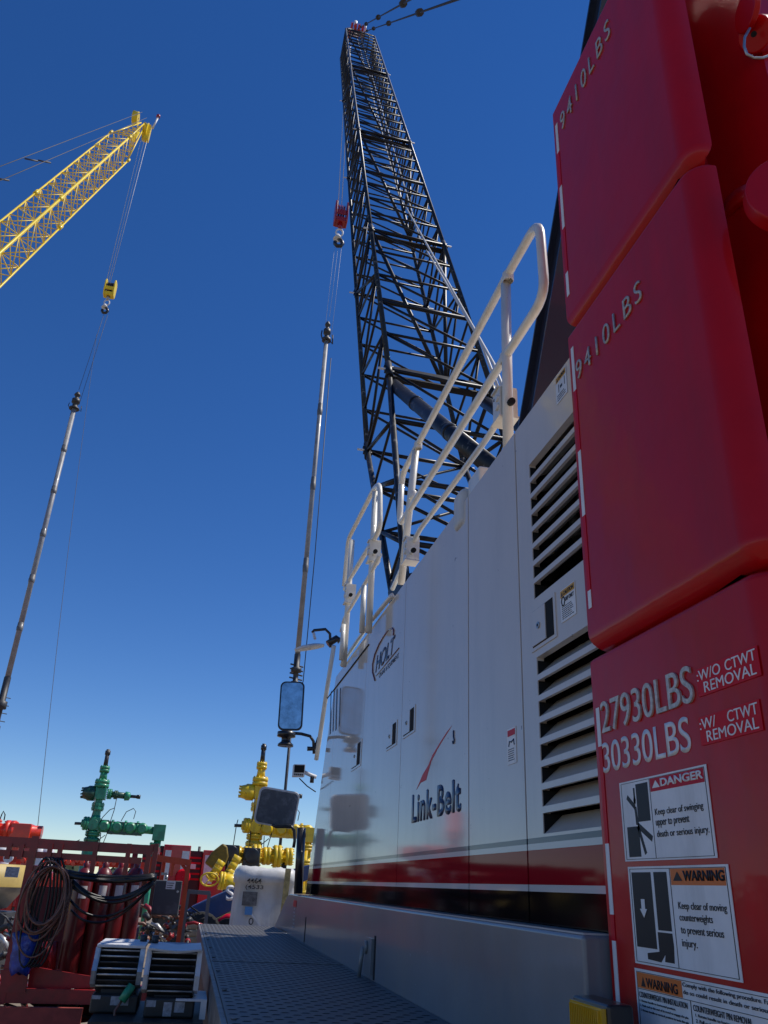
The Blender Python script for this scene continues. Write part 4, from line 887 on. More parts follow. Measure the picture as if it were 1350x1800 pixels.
m = MB(); c = PY(368, 1546, 20.8); m.tube([c + Vector((.20 * math.cos(t), -.05 * math.sin(t), .14 * math.sin(t))) for t in [k * math.pi / 8 for k in range(16)]], .022, 6, closed=True)
for k in range(3): t = k * 2.1; m.cyl(c, c + Vector((.2 * math.cos(t), 0, .14 * math.sin(t))), .014, n=5)
m.build('handwheel', tyel, mf)
m = MB(); c = PY(383, 1500, 23); m.prism([PY(x, y, 23) for x, y in ((360, 1516), (372, 1498), (392, 1482), (400, 1488), (402, 1506), (396, 1522), (378, 1530))], (0, .7, 0)); m.build('tarp_cover', tarp, mf, bevel=.05)
m = MB(); m.cyl(PY(403, 1508, 23.4), Vector((PY(403, 1508, 23.4).x, 23.4, GZ)), .08, n=8); m.cyl(PY(500, 1508, 24), Vector((PY(500, 1508, 24).x, 24, GZ)), .08, n=8); m.build('support_post', steeld, mf)
# yellow panel column right of the lower mirror
yc = thing('valve_column', 'narrow yellow column of flanged valves between the black post and the crane', 'wellhead valves', (PY(537, 1500, 26).x, 26, GZ))
m = MB(); c = PY(537, 1500, 26); t0 = PY(536, 1455, 26); m.box((c.x - .25, 25.8, c.z + .3), (c.x + .25, 26.2, t0.z)); m.cyl((c.x, 26, GZ), (c.x, 26, c.z + .3), .16, n=12)
for k in range(4): flange(m, (c.x, 26, c.z + .15 - k * .42), (0, 0, 1), .27, .16)
m.build('valve_stack', tyel, yc)
# ================================================================== RED TRAILERS AND EQUIPMENT IN THE BACKGROUND
def trailer(x0, x1, yt, Y, lab, side, panels):
    a = PY(x0, yt, Y); b_ = PY(x1, yt, Y); t = thing('equipment_trailer', lab, 'trailer', ((a.x + b_.x) / 2, Y + 1, GZ), 'red equipment trailers behind the rack')
    m = MB(); m.box((a.x, Y, GZ + .9), (b_.x, Y + 9, a.z)); m.build('enclosure', trail, t, bevel=.03, seg=2)
    Wd = b_.x - a.x; H = a.z - GZ - .9
    for k, (u0, u1) in enumerate(panels):
        m = MB(); m.box((a.x + Wd * u0, Y - .03, a.z - H * .52), (a.x + Wd * u1, Y - .005, a.z - H * .08)); m.build('door_panel', aluw, t)
        if k: m = MB(); m.lathe((a.x + Wd * (u0 + u1) / 2, Y - .05, a.z - H * .44), (0, -1, 0), [(0, .01), (0, .3), (.05, .22), (.05, .01)], 16); m.build('round_port', dred2, t)
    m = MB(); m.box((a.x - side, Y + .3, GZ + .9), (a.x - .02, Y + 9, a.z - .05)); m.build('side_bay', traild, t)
    m = MB()
    for k in range(5): m.box((a.x - side, Y + .27, a.z - .3 - k * .22), (a.x - .05, Y + .31, a.z - .38 - k * .22))
    m.box((a.x - .5, Y + .2, a.z - .8), (a.x - .25, Y + .28, a.z - .6), 1); m.build('vent_grille', [dred2, aluw], t)
    m = MB(); m.box((a.x, Y + .3, GZ + .3), (b_.x, Y + 9, GZ + .88)); m.build('chassis', steeld, t)
    for yy in (2, 3.4): m = MB(); m.lathe((a.x - .1, Y + yy, GZ + .5), (1, 0, 0), [(0, .01), (0, .5), (.3, .5), (.3, .01)], 20); m.build('wheel', tyre, t)
trailer(289, 337, 1484, 36, 'red trailer enclosure with two white door panels and dark side bay', .8, ((.08, .30), (.70, .97)))
trailer(358, 400, 1494, 40, 'red trailer enclosure partly hidden behind the yellow manifold', 1.1, ((.10, .5),))
# long red pump skid seen through the rack
ps = thing('pump_skid', 'long low bright red pump skid glimpsed through the red rack', 'pump skid', (PY(120, 1510, 21).x, 21, GZ))
m = MB(); a = PY(-120, 1500, 21); b_ = PY(268, 1500, 21)
m.box((a.x, 21, GZ + .3), (b_.x, 21.3, GZ + .6)); m.box((a.x, 21, a.z - .1), (b_.x, 21.15, a.z + .04)); m.box((a.x, 21, a.z - .55), (b_.x, 21.12, a.z - .42))
k = a.x
while k < b_.x: m.box((k, 20.97, GZ + .6), (k + .1, 21.08, a.z - .1)); k += .9
m.build('skid_frame', rackb, ps)
m = MB(); k = a.x + .3; i = 0
while k < b_.x - .6: m.box((k, 21.4, GZ + .5), (k + .62, 22.2, a.z - .25 - .2 * (i % 2))); m.cyl((k + .3, 21.25, a.z - .8), (k + .3, 21.45, a.z - .8), .22, n=14); k += .8; i += 1
m.build('pump_heads', trail, ps, bevel=.03, seg=2)
m = MB()
for i in range(26): q = PY(40 + i * 8, 1512 + (i % 3) * 3, 20.8); m.cyl(q, q + Vector((0, .15, 0)), .05, n=8); 
m.build('valve_covers', tred, ps)
m = MB()
for x, y in ((14, 1508), (65, 1512)): c = PY(x, y, 20.7); m.cyl(c, c + Vector((0, .1, 0)), .10, n=16)
m.build('gauge', aluw, ps)
for k, (x, y) in enumerate(((70, 1494), (85, 1494), (8, 1494))):
    c = PY(x, y, 22.5); m = MB(); m.lathe((c.x, c.y, c.z - 1.6), (0, 0, 1), [(0, .01), (0, .16), (1.55, .16), (1.65, .12), (1.65, .01)], 14)
    m.build('canister', [aluw], ps)
# second red pipe rack at far right between lift and trailer
m = MB(); a = PY(-60, 1520, 48); b_ = PY(620, 1545, 48); m.box((a.x, 48, GZ + .4), (b_.x, 50, a.z - .6))
k = a.x
while k < b_.x: m.box((k, 47.8, GZ), (k + .25, 48.1, a.z - .2)); k += 2.0
tag(m.build('pipe_rack', trail), 'far red pipe rack stretching behind the wellheads', 'pipe rack')
for k, (x_, y_) in enumerate(((-9, 41), (-14.5, 40), (-20, 37), (-26, 33))):
    t = thing('equipment_trailer', ['red', 'second red', 'third red', 'fourth red'][k] + ' pump trailer parked far left beyond the rack', 'trailer', (x_, y_ + 2, GZ), 'far red pump trailers')
    m = MB(); m.box((x_ - 2.2, y_, GZ + .9), (x_ + 2.2, y_ + 4, 1.15 - .1 * (k % 2))); m.build('enclosure', trail, t, bevel=.05, seg=2)
    m = MB(); m.box((x_ - 2.2, y_ + .1, GZ + .1), (x_ + 2.2, y_ + 3.9, GZ + .89)); m.build('chassis', steeld, t)
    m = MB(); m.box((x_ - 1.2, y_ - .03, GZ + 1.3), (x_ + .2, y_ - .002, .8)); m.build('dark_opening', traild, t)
leafm = mat('scrub_green', (.035, .05, .02), .8, noise=.5, nscale=.3)
m = MB()
for i in range(5200):
    a_ = math.radians(random.uniform(-75, 25)); R_ = random.uniform(190, 230); hmax = 3.5 + 2.2 * math.sin(a_ * 23) * math.sin(a_ * 57 + 1) + 1.2 * math.sin(a_ * 140)
    c = Vector((math.sin(a_) * R_, math.cos(a_) * R_, GZ + random.random() ** .7 * hmax)); u_ = Vector((random.gauss(0, 1), random.gauss(0, 1), random.gauss(0, 1))).normalized(); v_ = u_.orthogonal().normalized(); q_ = random.uniform(.5, 1.3)
    m.add([c + u_ * q_, c + v_ * q_, c - u_ * q_, c - v_ * q_], [(0, 1, 2, 3)])
tl = m.build('tree_line', leafm, fixn=False); tl['kind'] = 'stuff'; tag(tl, 'low dark line of far scrub trees along the horizon', 'trees')
# telegraph pole
c = PY(351, 1488, 90); m = MB(); m.cyl((c.x, 90, GZ), (c.x, 90, c.z), .14, n=6); m.box((c.x - 3, 89.9, c.z - .7), (c.x + 3.5, 90.1, c.z - .5)); tag(m.build('utility_pole', steeld), 'small distant utility pole with crossarm above the red trailers', 'pole')
# ================================================================== BOOM LIFT
LY = 17.
bl = thing('boom_lift', 'blue boom lift with a white S- marking on its folded arm', 'aerial lift', (PY(380, 1600, LY).x, LY, GZ))
m = MB(); m.prism([PY(x, y, LY) for x, y in ((322, 1606), (340, 1592), (366, 1580), (420, 1556), (470, 1540), (545, 1520), (545, 1545), (470, 1578), (412, 1600), (366, 1621), (330, 1622))], (0, .45, 0)); m.build('arm', lift, bl, bevel=.02, seg=2)
m = MB(); m.beam(PY(366, 1624, LY - .05), PY(412, 1602, LY - .05), .05, .05); m.build('arm_trim', strap, bl)
m = MB(); m.prism([PY(x, y, LY + .1) for x, y in ((403, 1595), (470, 1580), (470, 1640), (405, 1625))], (0, .3, 0)); m.build('turret', lift, bl)
a = PY(397, 1584, LY - .01); text('lettering', 'S-', a, (1, 0, .12), (-.12, 0, 1), .26, .27, white, bl, bold=.03)
m = MB()
for (x, y, r, dy) in ((352, 1643, .36, -.9), (398, 1636, .2, -.4)): c = PY(x, y, LY + dy); m.lathe(c, (0, 1, 0), [(0, .05), (0, r * .5), (-.04, r), (.25, r), (.25, .05)], 24)
m.build('wheel', tyre, bl)
m = MB(); c = PY(396, 1618, LY - .3); m.tube([c + Vector((-.12, 0, -.2)), c + Vector((-.1, 0, -.02)), c + Vector((.02, 0, .06)), c + Vector((.16, 0, .07))], .055, 10); m.build('red_hose_guard', dred, bl)
m = MB(); c = PY(350, 1600, LY); m.box((c.x - .5, LY + .1, GZ + .4), (c.x + 1.3, LY + 1.6, GZ + 1.1)); m.build('chassis', lift, bl)
m = MB()
for i in range(14): 
    x = 305 + random.random() * 50; y = 1598 + random.random() * 25; c = PY(x, y, 15.5); m.tube([c, c + Vector((random.uniform(-.2, .2), 0, random.uniform(.0, .1))), c + Vector((random.uniform(-.3, .3), 0, random.uniform(-.2, .1)))], .012, 5)
tag(m.build('cable_bundle', black), 'tangle of thin black cables behind the orange framed box', 'cables')
for i in range(3):
    for j in range(2):
        c = PY(326 + j * 13, 1618 + 9 + i * 13, 14.5); m = MB(); m.box(c - Vector((.07, .1, .05)), c + Vector((.07, .1, .055)))
        tag(m.build('sandbag', sand, bevel=.03), 'tan sandbag in the small pile behind the white louvered boxes, %s row, %s side' % (('top', 'middle', 'bottom')[i], ('left', 'right')[j]), 'sandbag', 'tan sandbags')
# grey stand in front of the lift
gs = thing('steel_stand', 'grey square steel stand in front of the blue lift', 'stand', (PY(360, 1600, 12).x, 12, GZ))
m = MB(); m.beam(PY(330, 1567, 12), PY(370, 1570, 12), .05, .05); m.build('crossbar', greyp, gs)
m = MB(); q = PY(368, 1570, 12); m.beam(q, (q.x, q.y, GZ), .045, .045); m.build('leg', greyp, gs)
m = MB(); q = PY(331, 1567, 12.01); m.beam(q, (q.x, q.y, GZ), .045, .045); m.build('leg', greyp, gs)
# ================================================================== WHITE TOTE
TY = 13.5
tt = thing('wrapped_tote', 'tall white wrapped tote with 4464 lettering and a tan strap', 'tote', (PY(470, 1600, TY).x, TY, GZ))
A0, A1 = PY(418, 1537, TY), PY(524, 1537, TY); zb = -1.35
n_ = 26
def tote_ring(z, sx, sy, bul):
    out = []; cx = (A0.x + A1.x) / 2; cy = TY + .55
    for k in range(40):
        a = 2 * math.pi * k / 40; c_, s_ = math.cos(a), math.sin(a); e = 2 / 5.
        out.append((cx + math.copysign(abs(c_) ** e, c_) * sx * (1 + random.uniform(-bul, bul)), cy + math.copysign(abs(s_) ** e, s_) * sy * (1 + random.uniform(-bul, bul)), z + random.uniform(-bul, bul)))
    return out
hw = (A1.x - A0.x) / 2; m = MB()
rings = [tote_ring(z, hw * f_, .55 * f_, b) for z, f_, b in ((zb, 1.06, 0), (-.8, 1.03, .003), (-.3, 1.0, .004), (A0.z - .12, .97, .004), (A0.z - .10, 1.035, .008), (A0.z - .02, 1.05, .010), (A0.z + .06, 1.02, .015), (A0.z + .115, .9, .02), (A0.z + .10, .4, .02))]
vs = [p for r in rings for p in r]; fs = [(i * 40 + k, i * 40 + (k + 1) % 40, (i + 1) * 40 + (k + 1) % 40, (i + 1) * 40 + k) for i in range(len(rings) - 1) for k in range(40)]
m.add(vs, fs + [tuple(range((len(rings) - 1) * 40, len(rings) * 40))], 0, True); m.build('wrapped_body', totew, tt)
m = MB(); m.beam(PY(507, 1527, TY - .07), PY(493, 1645, TY - .10), .085, .03, up=(0, 1, 0)); m.build('strap', strap, tt)
ty = TY - .045
for s, x, y, w_, h_ in (('4464', 434, 1552, .22, .075), ('(4533', 431, 1564, .27, .075)): text('lettering', s, PY(x, y, ty), (1, 0, 0), (0, 0, 1), w_, h_, ink, tt, bold=.01, ext=.004)
m = MB(); c = PY(439, 1579, ty); m.box((c.x - .11, ty - .004, c.z - .10), (c.x + .11, ty + .02, c.z + .09)); m.build('photo_label', photo, tt)
m = MB(); c = PY(437, 1601, ty); m.box((c.x - .055, ty - .004, c.z - .055), (c.x + .055, ty + .02, c.z + .055)); m.build('blue_label', bluel, tt)
m = MB(); m.beam(PY(443, 1608, ty - .01), PY(458, 1628, ty - .01), .02, .02); m.build('white_tape', white, tt)
m = MB(); c = PY(470, 1600, TY); m.box((c.x - .7, TY, GZ), (c.x + .7, TY + 1.2, zb - .005)); m.build('skid_base', steeld, tt)
# ================================================================== RED RACK WITH CYLINDERS
RY = 9.4
rk = thing('bottle_rack', 'dark red steel rack of square bars holding tall gas cylinders', 'rack', (PY(120, 1700, RY).x, RY + .5, GZ))
def bar(name, pts, Y, a=.06, mt=rackr, par=None, Y2=None):
    m = MB(); P = [PY(x, y, Y if (i == 0 or Y2 is None) else Y2) for i, (x, y) in enumerate(pts)]
    for p, q in zip(P, P[1:]): m.beam(p, q, a, a)
    return m.build(name, mt, par or rk)
zt = PY(150, 1484, RY).z
m = MB(); a = PY(-60, 1500, RY); b_ = PY(268, 1500, RY)
m.beam((a.x, RY, PY(0, 1478, RY).z), (b_.x, RY, PY(0, 1478, RY).z - .01), .06, .09); m.beam((a.x, RY + 1.3, zt), (b_.x, RY + 1.3, zt), .06, .07); m.beam((b_.x, RY, zt), (b_.x, RY + 1.3, zt), .06, .07)
m.beam((a.x, RY, zt - .12), (b_.x - .1, RY, zt - .13), .05, .06)
m.build('top_frame', rackr, rk)
for x, y0, y1, wdt, Y in ((64, 1470, 1765, .07, RY), (238, 1500, 1765, .06, RY + 1.2), (262, 1498, 1560, .05, RY)):
    q = PY(x, y0, Y); e = PY(x - .22 * (y1 - y0), y1, Y); m = MB(); m.beam(q, (q.x, q.y, e.z), wdt, wdt); m.build('upright', rackr, rk)
for x, y1 in ((108, 1535), (170, 1545), (228, 1540), (40, 1510), (18, 1510), (90, 1512), (276, 1545)):
    q = PY(x, 1483, RY - .03); e = PY(x - 8, y1, RY - .03); m = MB(); m.beam(q, (q.x, q.y, e.z), .045, .05); m.build('hose_hanger', rackr, rk)
zm = PY(60, 1526, RY).z
m = MB(); m.beam((PY(50, 1526, RY).x, RY, zm), (PY(92, 1526, RY).x, RY, zm), .05, .05); m.build('cross_bar', rackr, rk)
zbm = PY(120, 1735, RY).z
m = MB(); m.box((a.x, RY - .03, zbm - .14), (PY(170, 1740, RY).x + .6, RY + .03, zbm - .02)); m.box((a.x, RY + .03, zbm - .14), (b_.x + .2, RY + 1.3, zbm - .10)); m.build('base_tray', rackr, rk)
m = MB(); m.prism([PY(x, y, RY + .15) for x, y in ((52, 1705), (62, 1700), (170, 1718), (170, 1735), (62, 1742), (48, 1742))], (0, .04, 0)); m.prism([PY(x, y, RY - .05) for x, y in ((0, 1705), (50, 1705), (44, 1745), (4, 1745))], (0, .04, 0)); m.build('base_plate', rackr, rk)
m = MB(); m.beam(PY(62, 1700, RY + .1), PY(78, 1665, RY + .1), .05, .05); m.build('gusset', rackr, rk)
m = MB(); m.cyl(PY(84, 1655, RY + .3), PY(80, 1700, RY + .3), .05, n=10); m.build('riser_pipe', rackr, rk); m = MB(); m.cyl(PY(96, 1655, RY + .5), PY(90, 1705, RY + .5), .04, n=10); m.build('riser_pipe', rackr, rk)
m = MB(); zz = PY(30, 1765, RY).z; m.box((a.x, RY - .2, zz - .22), (PY(150, 1765, RY).x, RY - .14, zz)); m.box((a.x, RY - .6, GZ + .5), (PY(160, 1765, RY).x, RY - .5, zz - .3)); m.build('skid_beam', tan, rk)
m = MB()
for k in range(16):
    x = 60 + random.random() * 100; q = PY(x, 1750 + random.random() * 35, RY + .2); m.tube([q, q + Vector((random.uniform(-.4, .4), 0, random.uniform(-.1, .2))), q + Vector((random.uniform(-.5, .5), .1, random.uniform(-.2, .2)))], .015, 5)
m.build('loose_pipework', steeld, rk)
m = MB(); m.box((b_.x - .3, RY + .2, GZ), (b_.x, RY + 1.2, zbm - .14)); m.box((a.x, RY + .2, GZ), (a.x + .4, RY + 1.2, zbm - .14)); m.build('skid_foot', steeld, rk)
m = MB(); m.box((PY(66, 1560, RY + 1.3).x, RY + 1.25, zbm), (PY(240, 1560, RY + 1.3).x, RY + 1.29, PY(120, 1560, RY + 1.3).z)); m.build('shade_sheet', mat('rack_shadow_red', (.10, .008, .010), .6), rk)  # added dark sheet, paints the shade behind the cylinders
for k, x in enumerate((152, 186, 214, 241)):
    Y = RY + .55 + .08 * k; c = PY(x, 1523, Y); t = thing('gas_cylinder', ['leftmost', 'second from left', 'third from left', 'rightmost'][k] + ' of the four red gas cylinders standing in the rack', 'gas cylinder', (c.x, c.y, c.z - 1.45), 'red gas cylinders in the rack')
    m = MB(); m.lathe((c.x, c.y, c.z - 1.45), (0, 0, 1), [(0, .01), (0, .095), (.02, .105), (1.28, .105), (1.36, .095), (1.42, .06), (1.44, .03)], 24); m.build('shell', cylr, t)
    m = MB(); m.lathe((c.x, c.y, c.z - .02), (0, 0, 1), [(0, .035), (.05, .035), (.06, .02), (.10, .02), (.10, .001)], 12); m.build('valve_cap', hred if k == 2 else cylr, t)
    m = MB(); r_ = .1065
    for i in range(6):
        a0 = -1.75 + i * .13; a1 = a0 + .13
        m.add([(c.x + r_ * math.cos(q), c.y + r_ * math.sin(q), c.z + dz) for q, dz in ((a0, -.31), (a1, -.31), (a1, -.19), (a0, -.19))], [(0, 1, 2, 3)], 0, True)
    m.build('label', white, t)
def sag(x0, y0, x1, y1, Y, s, r, lab=None):
    a, b2 = PY(x0, y0, Y), PY(x1, y1, Y); pts = []
    for k in range(17): t = k / 16; p = a.lerp(b2, t); p.z -= s * 4 * t * (1 - t); p.y -= .05 * math.sin(t * 9); pts.append(p)
    return pts, r
hb_ = MB()
for args in ((112, 1532, 275, 1540, RY - .1, .03, .022), (112, 1536, 275, 1542, RY - .12, .05, .022), (110, 1530, 272, 1538, RY - .07, .045, .022), (114, 1540, 270, 1545, RY - .12, .02, .018)):
    pts, r = sag(*args); hb_.tube(pts, r, 8)
tag(hb_.build('hose_bundle', hoseb), 'thick taut bundle of black hoses lying across the cylinder necks', 'hoses')
hb2 = MB()
for args in ((128, 1548, 270, 1548, RY - .1, .16, .016), (124, 1556, 272, 1552, RY - .13, .14, .014), (122, 1580, 268, 1556, RY - .1, .22, .013), (125, 1600, 262, 1562, RY - .08, .20, .012), (128, 1550, 274, 1550, RY - .16, .19, .016)):
    pts, r = sag(*args); hb2.tube(pts, r, 8)
tag(hb2.build('hose_bundle', hoseb), 'loose sagging black hoses below the taut bundle, looping over the cylinders', 'hoses')
m = MB(); c = PY(84, 1572, RY - .14)
for k in range(11):
    rx = .15 + .07 * random.random(); rz = .24 + .09 * random.random(); ox = random.uniform(-.02, .03); tw = random.uniform(-.1, .1)
    m.tube([c + Vector((ox + rx * math.cos(t) + tw * math.sin(t) * .5, -.09 + .018 * k + .02 * math.sin(2 * t), (.25 - rz * 1.0) + rz * math.sin(t))) for t in [i * math.pi / 16 for i in range(32)]], .011, 7, closed=True)
m.tube([c + Vector(((.21 * math.cos(t)) - .02, -.1, -.12 + .42 * math.sin(t))) for t in [i * math.pi / 16 for i in range(32)]], .009, 6, closed=True)
tag(m.build('hose_coil', hosec), 'brown hose coil hanging from the left of the red rack', 'hose')
m = MB()
for k in range(5): m.tube([c + Vector((-.08 + .03 * k + .10 * math.cos(t), -.02 + .02 * k, -.15 + .48 * math.sin(t))) for t in [i * math.pi / 12 for i in range(24)]], .012, 6, closed=True)
tag(m.build('hose_coil', hoseb), 'black hose coil tucked behind the brown one on the rack', 'hose')
m = MB(); c = PY(40, 1680, RY - .12); vs = []
for i in range(9):
    for k in range(12):
        a = 2 * math.pi * k / 12; v = i / 8; wd = .12 * (1 - .35 * v ** 2) * (1 + .15 * math.sin(k * 2.3 + i)); vs.append((c.x + wd * math.cos(a), c.y + .05 * math.sin(a), c.z + .19 - .34 * v + .02 * math.sin(a * 3)))
m.add(vs, [(i * 12 + k, i * 12 + (k + 1) % 12, (i + 1) * 12 + (k + 1) % 12, (i + 1) * 12 + k) for i in range(8) for k in range(12)] + [tuple(range(12)), tuple(range(96, 108))], 0, True)
tag(m.build('plastic_bag', bluec), 'crumpled blue plastic bag hung on the rack\'s left post', 'bag')
for nm_, x0, x1, y0, y1, Y_, n_, lab_ in (('pipe_clutter', 0, 60, 1615, 1760, 11, 60, 'dark jumble of pipes and fittings behind the left end of the rack'), ('pipe_clutter', 245, 330, 1600, 1655, 12.5, 60, 'dark jumble of hoses and fittings below the grey control box')):
    for kk_, mm_ in enumerate((steeld,)):
        m = MB()
        for i in range(n_):
            q = PY(random.uniform(x0, x1), random.uniform(y0, y1), Y_ + random.uniform(0, .6)); e = Vector((random.gauss(0, .12), random.gauss(0, .05), random.gauss(0, .08))); rr_ = random.choice((.012, .02, .035))
            m.tube([q, q + e * .5 + Vector((0, 0, .03)), q + e], rr_, 7, m=random.choice((0, 0, 0, 1, 2, 3)))
            if i % 3 == 0: m.lathe(q, e.normalized(), [(0, .01), (0, rr_ * 2), (.05, rr_ * 2), (.05, .01)], 8, m=random.choice((0, 2, 3)))
        o_ = m.build(nm_, [steeld, alu, rackr, hosec]); tag(o_, lab_, 'pipes'); o_['kind'] = 'stuff'
# steel tank at left edge
tk = thing('steel_tank', 'pale steel tank with a yellow upper band, left of the rack', 'tank', (PY(-5, 1570, 12).x, 12.3, GZ))
a = PY(48, 1522, 12); m = MB(); q = PY(40, 1608, 12)
cx = a.x - .75
m.lathe((cx, 12.6, q.z), (0, 0, 1), [(0, .3), (.05, .5), (.22, .62), (.25, .68), (a.z - q.z - .25, .70)], 40); m.build('tank_shell', tank, tk)
m = MB(); m.lathe((cx, 12.6, a.z - .26), (0, 0, 1), [(0, .705), (.26, .705), (.27, .6), (.27, .01)], 40); m.build('yellow_band', tanky, tk)
c = PY(22, 1533, 11.9); m = MB(); m.box((c.x - .08, 11.87, c.z - .06), (c.x + .08, 11.885, c.z + .06)); m.build('label_plate', paper, tk)
m = MB(); m.box((cx - .5, 12.1, GZ), (cx + .6, 13.1, q.z)); m.build('tank_stand', steeld, tk)
# orange frame with grey control box
OF = thing('orange_frame', 'sunlit orange red frame of square tube holding a grey box', 'frame', (PY(300, 1600, 11.5).x, 11.5, GZ))
def vb(x, y0, Y, a_, zb_=GZ): q = PY(x, y0, Y); m = MB(); m.beam(q, (q.x, q.y, zb_), a_, a_); m.build('upright', orangef, OF)
vb(332, 1516, 11.5, .055); vb(267, 1506, 11.5, .05, PY(262, 1560, 11.5).z); vb(289, 1515, 11.6, .04, -.2)
m = MB(); m.beam(PY(267, 1507, 11.5), PY(336, 1517, 11.5), .06, .075); m.beam(PY(320, 1519, 11.52), PY(331, 1534, 11.52), .04, .04); m.beam(PY(305, 1516, 11.51), PY(301, 1540, 11.51), .04, .04); m.build('top_bar', orangef, OF)
cb = thing('control_box', 'grey steel control box with a white sticker on its door', 'control box', (PY(292, 1600, 11.3).x, 11.3, PY(292, 1609, 11.3).z))
a = PY(283, 1547, 11.3); b_ = PY(324, 1547, 11.3); zlow = PY(275, 1608, 11.3).z
m = MB(); m.box((a.x - .06, 11.2, zlow), (b_.x - .02, 11.42, a.z)); m.build('cabinet', boxg, cb, bevel=.01, seg=2)
m = MB(); m.box((a.x - .045, 11.185, zlow + .02), (b_.x - .035, 11.199, a.z - .02)); m.build('cabinet_door', boxg, cb)
c = PY(300, 1556, 11.18); m = MB(); m.box((c.x - .055, 11.178, c.z - .045), (c.x + .055, 11.184, c.z + .045)); m.build('sticker', white, cb)
lines_ = MB()
for k in range(3): lines_.box((c.x - .045, 11.175, c.z + .02 - k * .025), (c.x + .04 - .01 * k, 11.1775, c.z + .027 - k * .025))
lines_.build('fine_print', ink, cb)
m = MB(); m.cyl((b_.x - .06, 11.17, a.z - .12), (b_.x - .06, 11.19, a.z - .12), .015, n=10); m.build('lock', steel, cb)
m = MB(); m.cyl(PY(292, 1546, 11.3), PY(293, 1539, 11.3), .02, n=8); m.box(PY(283, 1538, 11.25), PY(294, 1534, 11.3)); m.build('conduit', steel, cb)
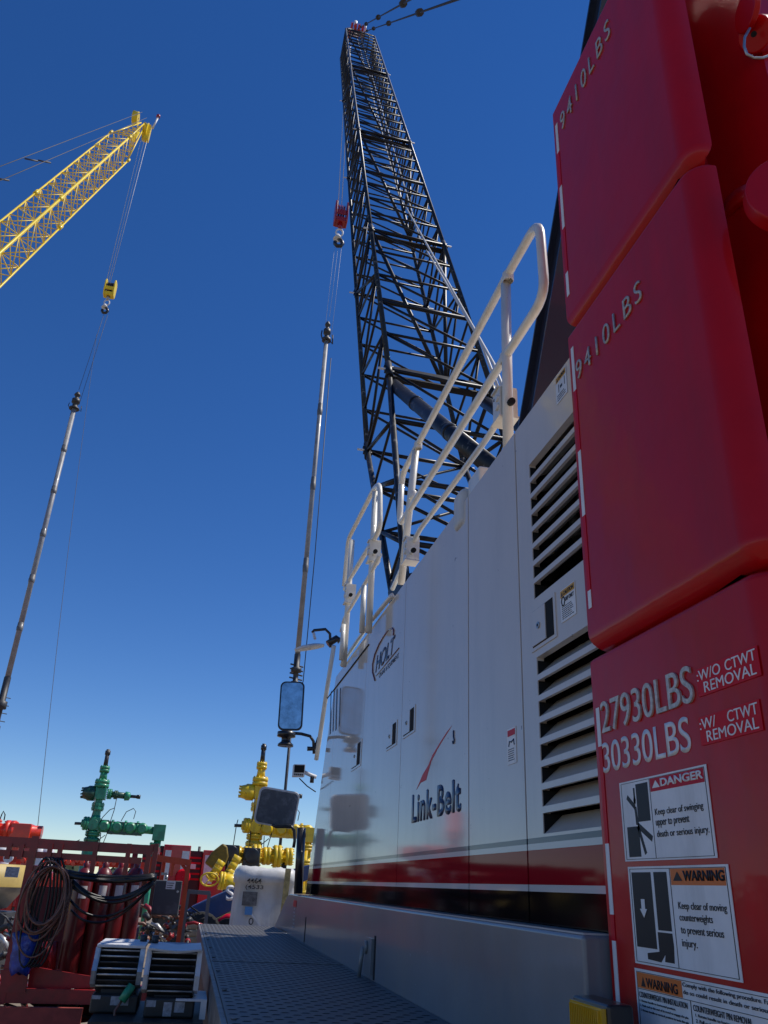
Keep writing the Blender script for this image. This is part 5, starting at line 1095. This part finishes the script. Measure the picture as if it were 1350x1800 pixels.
# ================================================================== LOUVRED BOXES AND CASES
bench = thing('equipment_bench', 'dark steel bench carrying the cases and louvered boxes beside the walkway', 'bench', (-1.2, 5.3, GZ))
zc = PY(250, 1792, 4.9).z
m = MB(); bx0 = PY(158, 1790, 4.9).x; m.box((bx0, 4.8, zc - .06), (.17, 5.6, zc - .0005)); m.build('bench_top', casek, bench)
m = MB()
for x in (bx0 + .02, .1):
    for y in (4.85, 5.5): m.box((x, y, GZ), (x + .06, y + .06, zc - .06))
m.build('bench_leg', steeld, bench)
LBY = 5.0
for k, (x0, x1, yt, ybm, dy) in enumerate(((174, 252, 1665, 1738, .12), (264, 352, 1669, 1748, 0.))):
    Y = LBY + dy; a = PY(x0, yt, Y); b_ = PY(x1, yt, Y); zbm_ = PY(x0, ybm, Y).z; H = a.z - zbm_; Wd = b_.x - a.x
    t = thing('louvered_box', ['left aluminium louvered box with plain flat lid', 'right aluminium louvered box with bent white lid, next to the walkway'][k], 'louvered box', ((a.x + b_.x) / 2, Y + .2, zbm_), 'aluminium louvered boxes')
    prof = [(0, 1.0), (-.015, .72), (-.05, .45), (-.02, .12), (.06, 0)]      # (y offset, height)
    m = MB()
    for sx in (a.x, b_.x - .012):
        m.prism([(sx, Y + p, zbm_ + H * q) for p, q in prof] + [(sx, Y + .40, zbm_), (sx, Y + .40, a.z)], (.012, 0, 0))
        m.prism([(sx - (.014 if sx == a.x else -.006), Y + p - .004, zbm_ + H * q) for p, q in prof] + [(sx - (.014 if sx == a.x else -.006), Y + p + .03, zbm_ + H * q) for p, q in prof[::-1]], (.02, 0, 0))
    m.box((a.x, Y + .39, zbm_), (b_.x, Y + .40, a.z)); m.build('side_cheeks', aluw if k else alu, t)
    m = MB()
    for i in range(7):
        q = 1 - (i + .3) / 7; y_ = Y + np.interp(q, [p[1] for p in prof[::-1]], [p[0] for p in prof[::-1]]); z = zbm_ + H * q
        m.add([(a.x + .015, y_ + .004, z), (b_.x - .015, y_ + .004, z), (b_.x - .015, y_ + .05, z - .035), (a.x + .015, y_ + .05, z - .035), (a.x + .015, y_ + .004, z - .008), (b_.x - .015, y_ + .004, z - .008)], [(0, 1, 2, 3), (0, 1, 5, 4)])
        m.cyl((a.x + .015, y_ + .006, z - .004), (b_.x - .015, y_ + .006, z - .004), .005, n=6, m=1 if i % 3 < 2 else 0)
    m.build('louvers', [steeld, alu], t)  # shade painted as dark louvers, highlights as bright edge rods
    m = MB(); m.box((a.x + .014, Y + .09, zbm_ + .01), (b_.x - .014, Y + .12, a.z - .01)); m.build('inner_panel', gap, t)
    m = MB()
    if k: m.prism([(a.x - .01, Y - .03, a.z), (a.x + Wd * .55, Y - .06, a.z - .012), (b_.x + .01, Y - .03, a.z), (b_.x + .01, Y - .03, a.z + .012), (a.x + Wd * .55, Y - .06, a.z + .0), (a.x - .01, Y - .03, a.z + .012)], (0, .5, 0))
    else: m.box((a.x - .01, Y - .012, a.z + .001), (b_.x + .012, Y + .46, a.z + .016))
    m.build('lid', aluw, t, bevel=.003, seg=2)
    m = MB(); m.cyl(((a.x + b_.x) / 2 + (.1 if not k else -.12), Y + .3, a.z + .012), ((a.x + b_.x) / 2 + (.1 if not k else -.12), Y + .3, a.z + .05), .02, n=8); m.build('lid_handle', steeld, t)
    # case underneath
    a2 = PY(x0 - 14 if not k else x0 - 8, 1752, Y - .05); b2_ = PY(x1 - 8, 1752, Y - .05)
    t2 = thing('battery_case', ['black case with green plug under the left louvered box', 'black case with two stickers under the right louvered box'][k], 'case', ((a2.x + b2_.x) / 2, Y + .15, zc), 'black cases under the louvered boxes')
    top2 = PY(x0, 1748 + 6 * k, Y - .05).z
    m = MB(); m.box((a2.x, Y - .05, zc), (b2_.x, Y + .38, top2)); m.build('case_shell', casek, t2, bevel=.012)
    m = MB(); m.box((a2.x + .04, Y - .0, top2 + .0), (b2_.x - .03, Y + .3, zbm_ - .001)); m.build('mount_plate', black, t2)
    for (u0, u1, v0, v1) in (((.02, .20, .75, .95), (.42, .62, .45, .92), (.63, .80, .45, .88)) if not k else ((.03, .22, .55, .88), (.38, .55, .1, .8), (.60, .80, .3, .82))):
        m = MB(); ww = b2_.x - a2.x; hh = top2 - zc; m.box((a2.x + ww * u0, Y - .053, zc + hh * v0), (a2.x + ww * u1, Y - .0505, zc + hh * v1)); m.build('sticker', paper, t2)
    if not k:
        c = PY(222, 1752, Y - .09); m = MB(); m.cyl(c + Vector((.02, .02, .05)), c + Vector((-.02, 0, -.02)), .022, n=10); m.build('green_plug', tgreen, t2)
        m = MB(); m.tube([c + Vector((-.02, 0, -.02)), c + Vector((-.045, -.02, -.06)), c + Vector((-.04, -.02, -.12)), c + Vector((-.035, -.01, -.17))], .007, 6); m.build('plug_cable', hosec, t2)
    else:
        m = MB(); m.box((b2_.x - .10, Y - .07, top2 - .01), (b2_.x + .06, Y + .3, top2)); m.box((b2_.x + .03, Y - .07, zc), (b2_.x + .06, Y - .05, top2 - .01)); m.build('corner_bracket', aluw, t2)
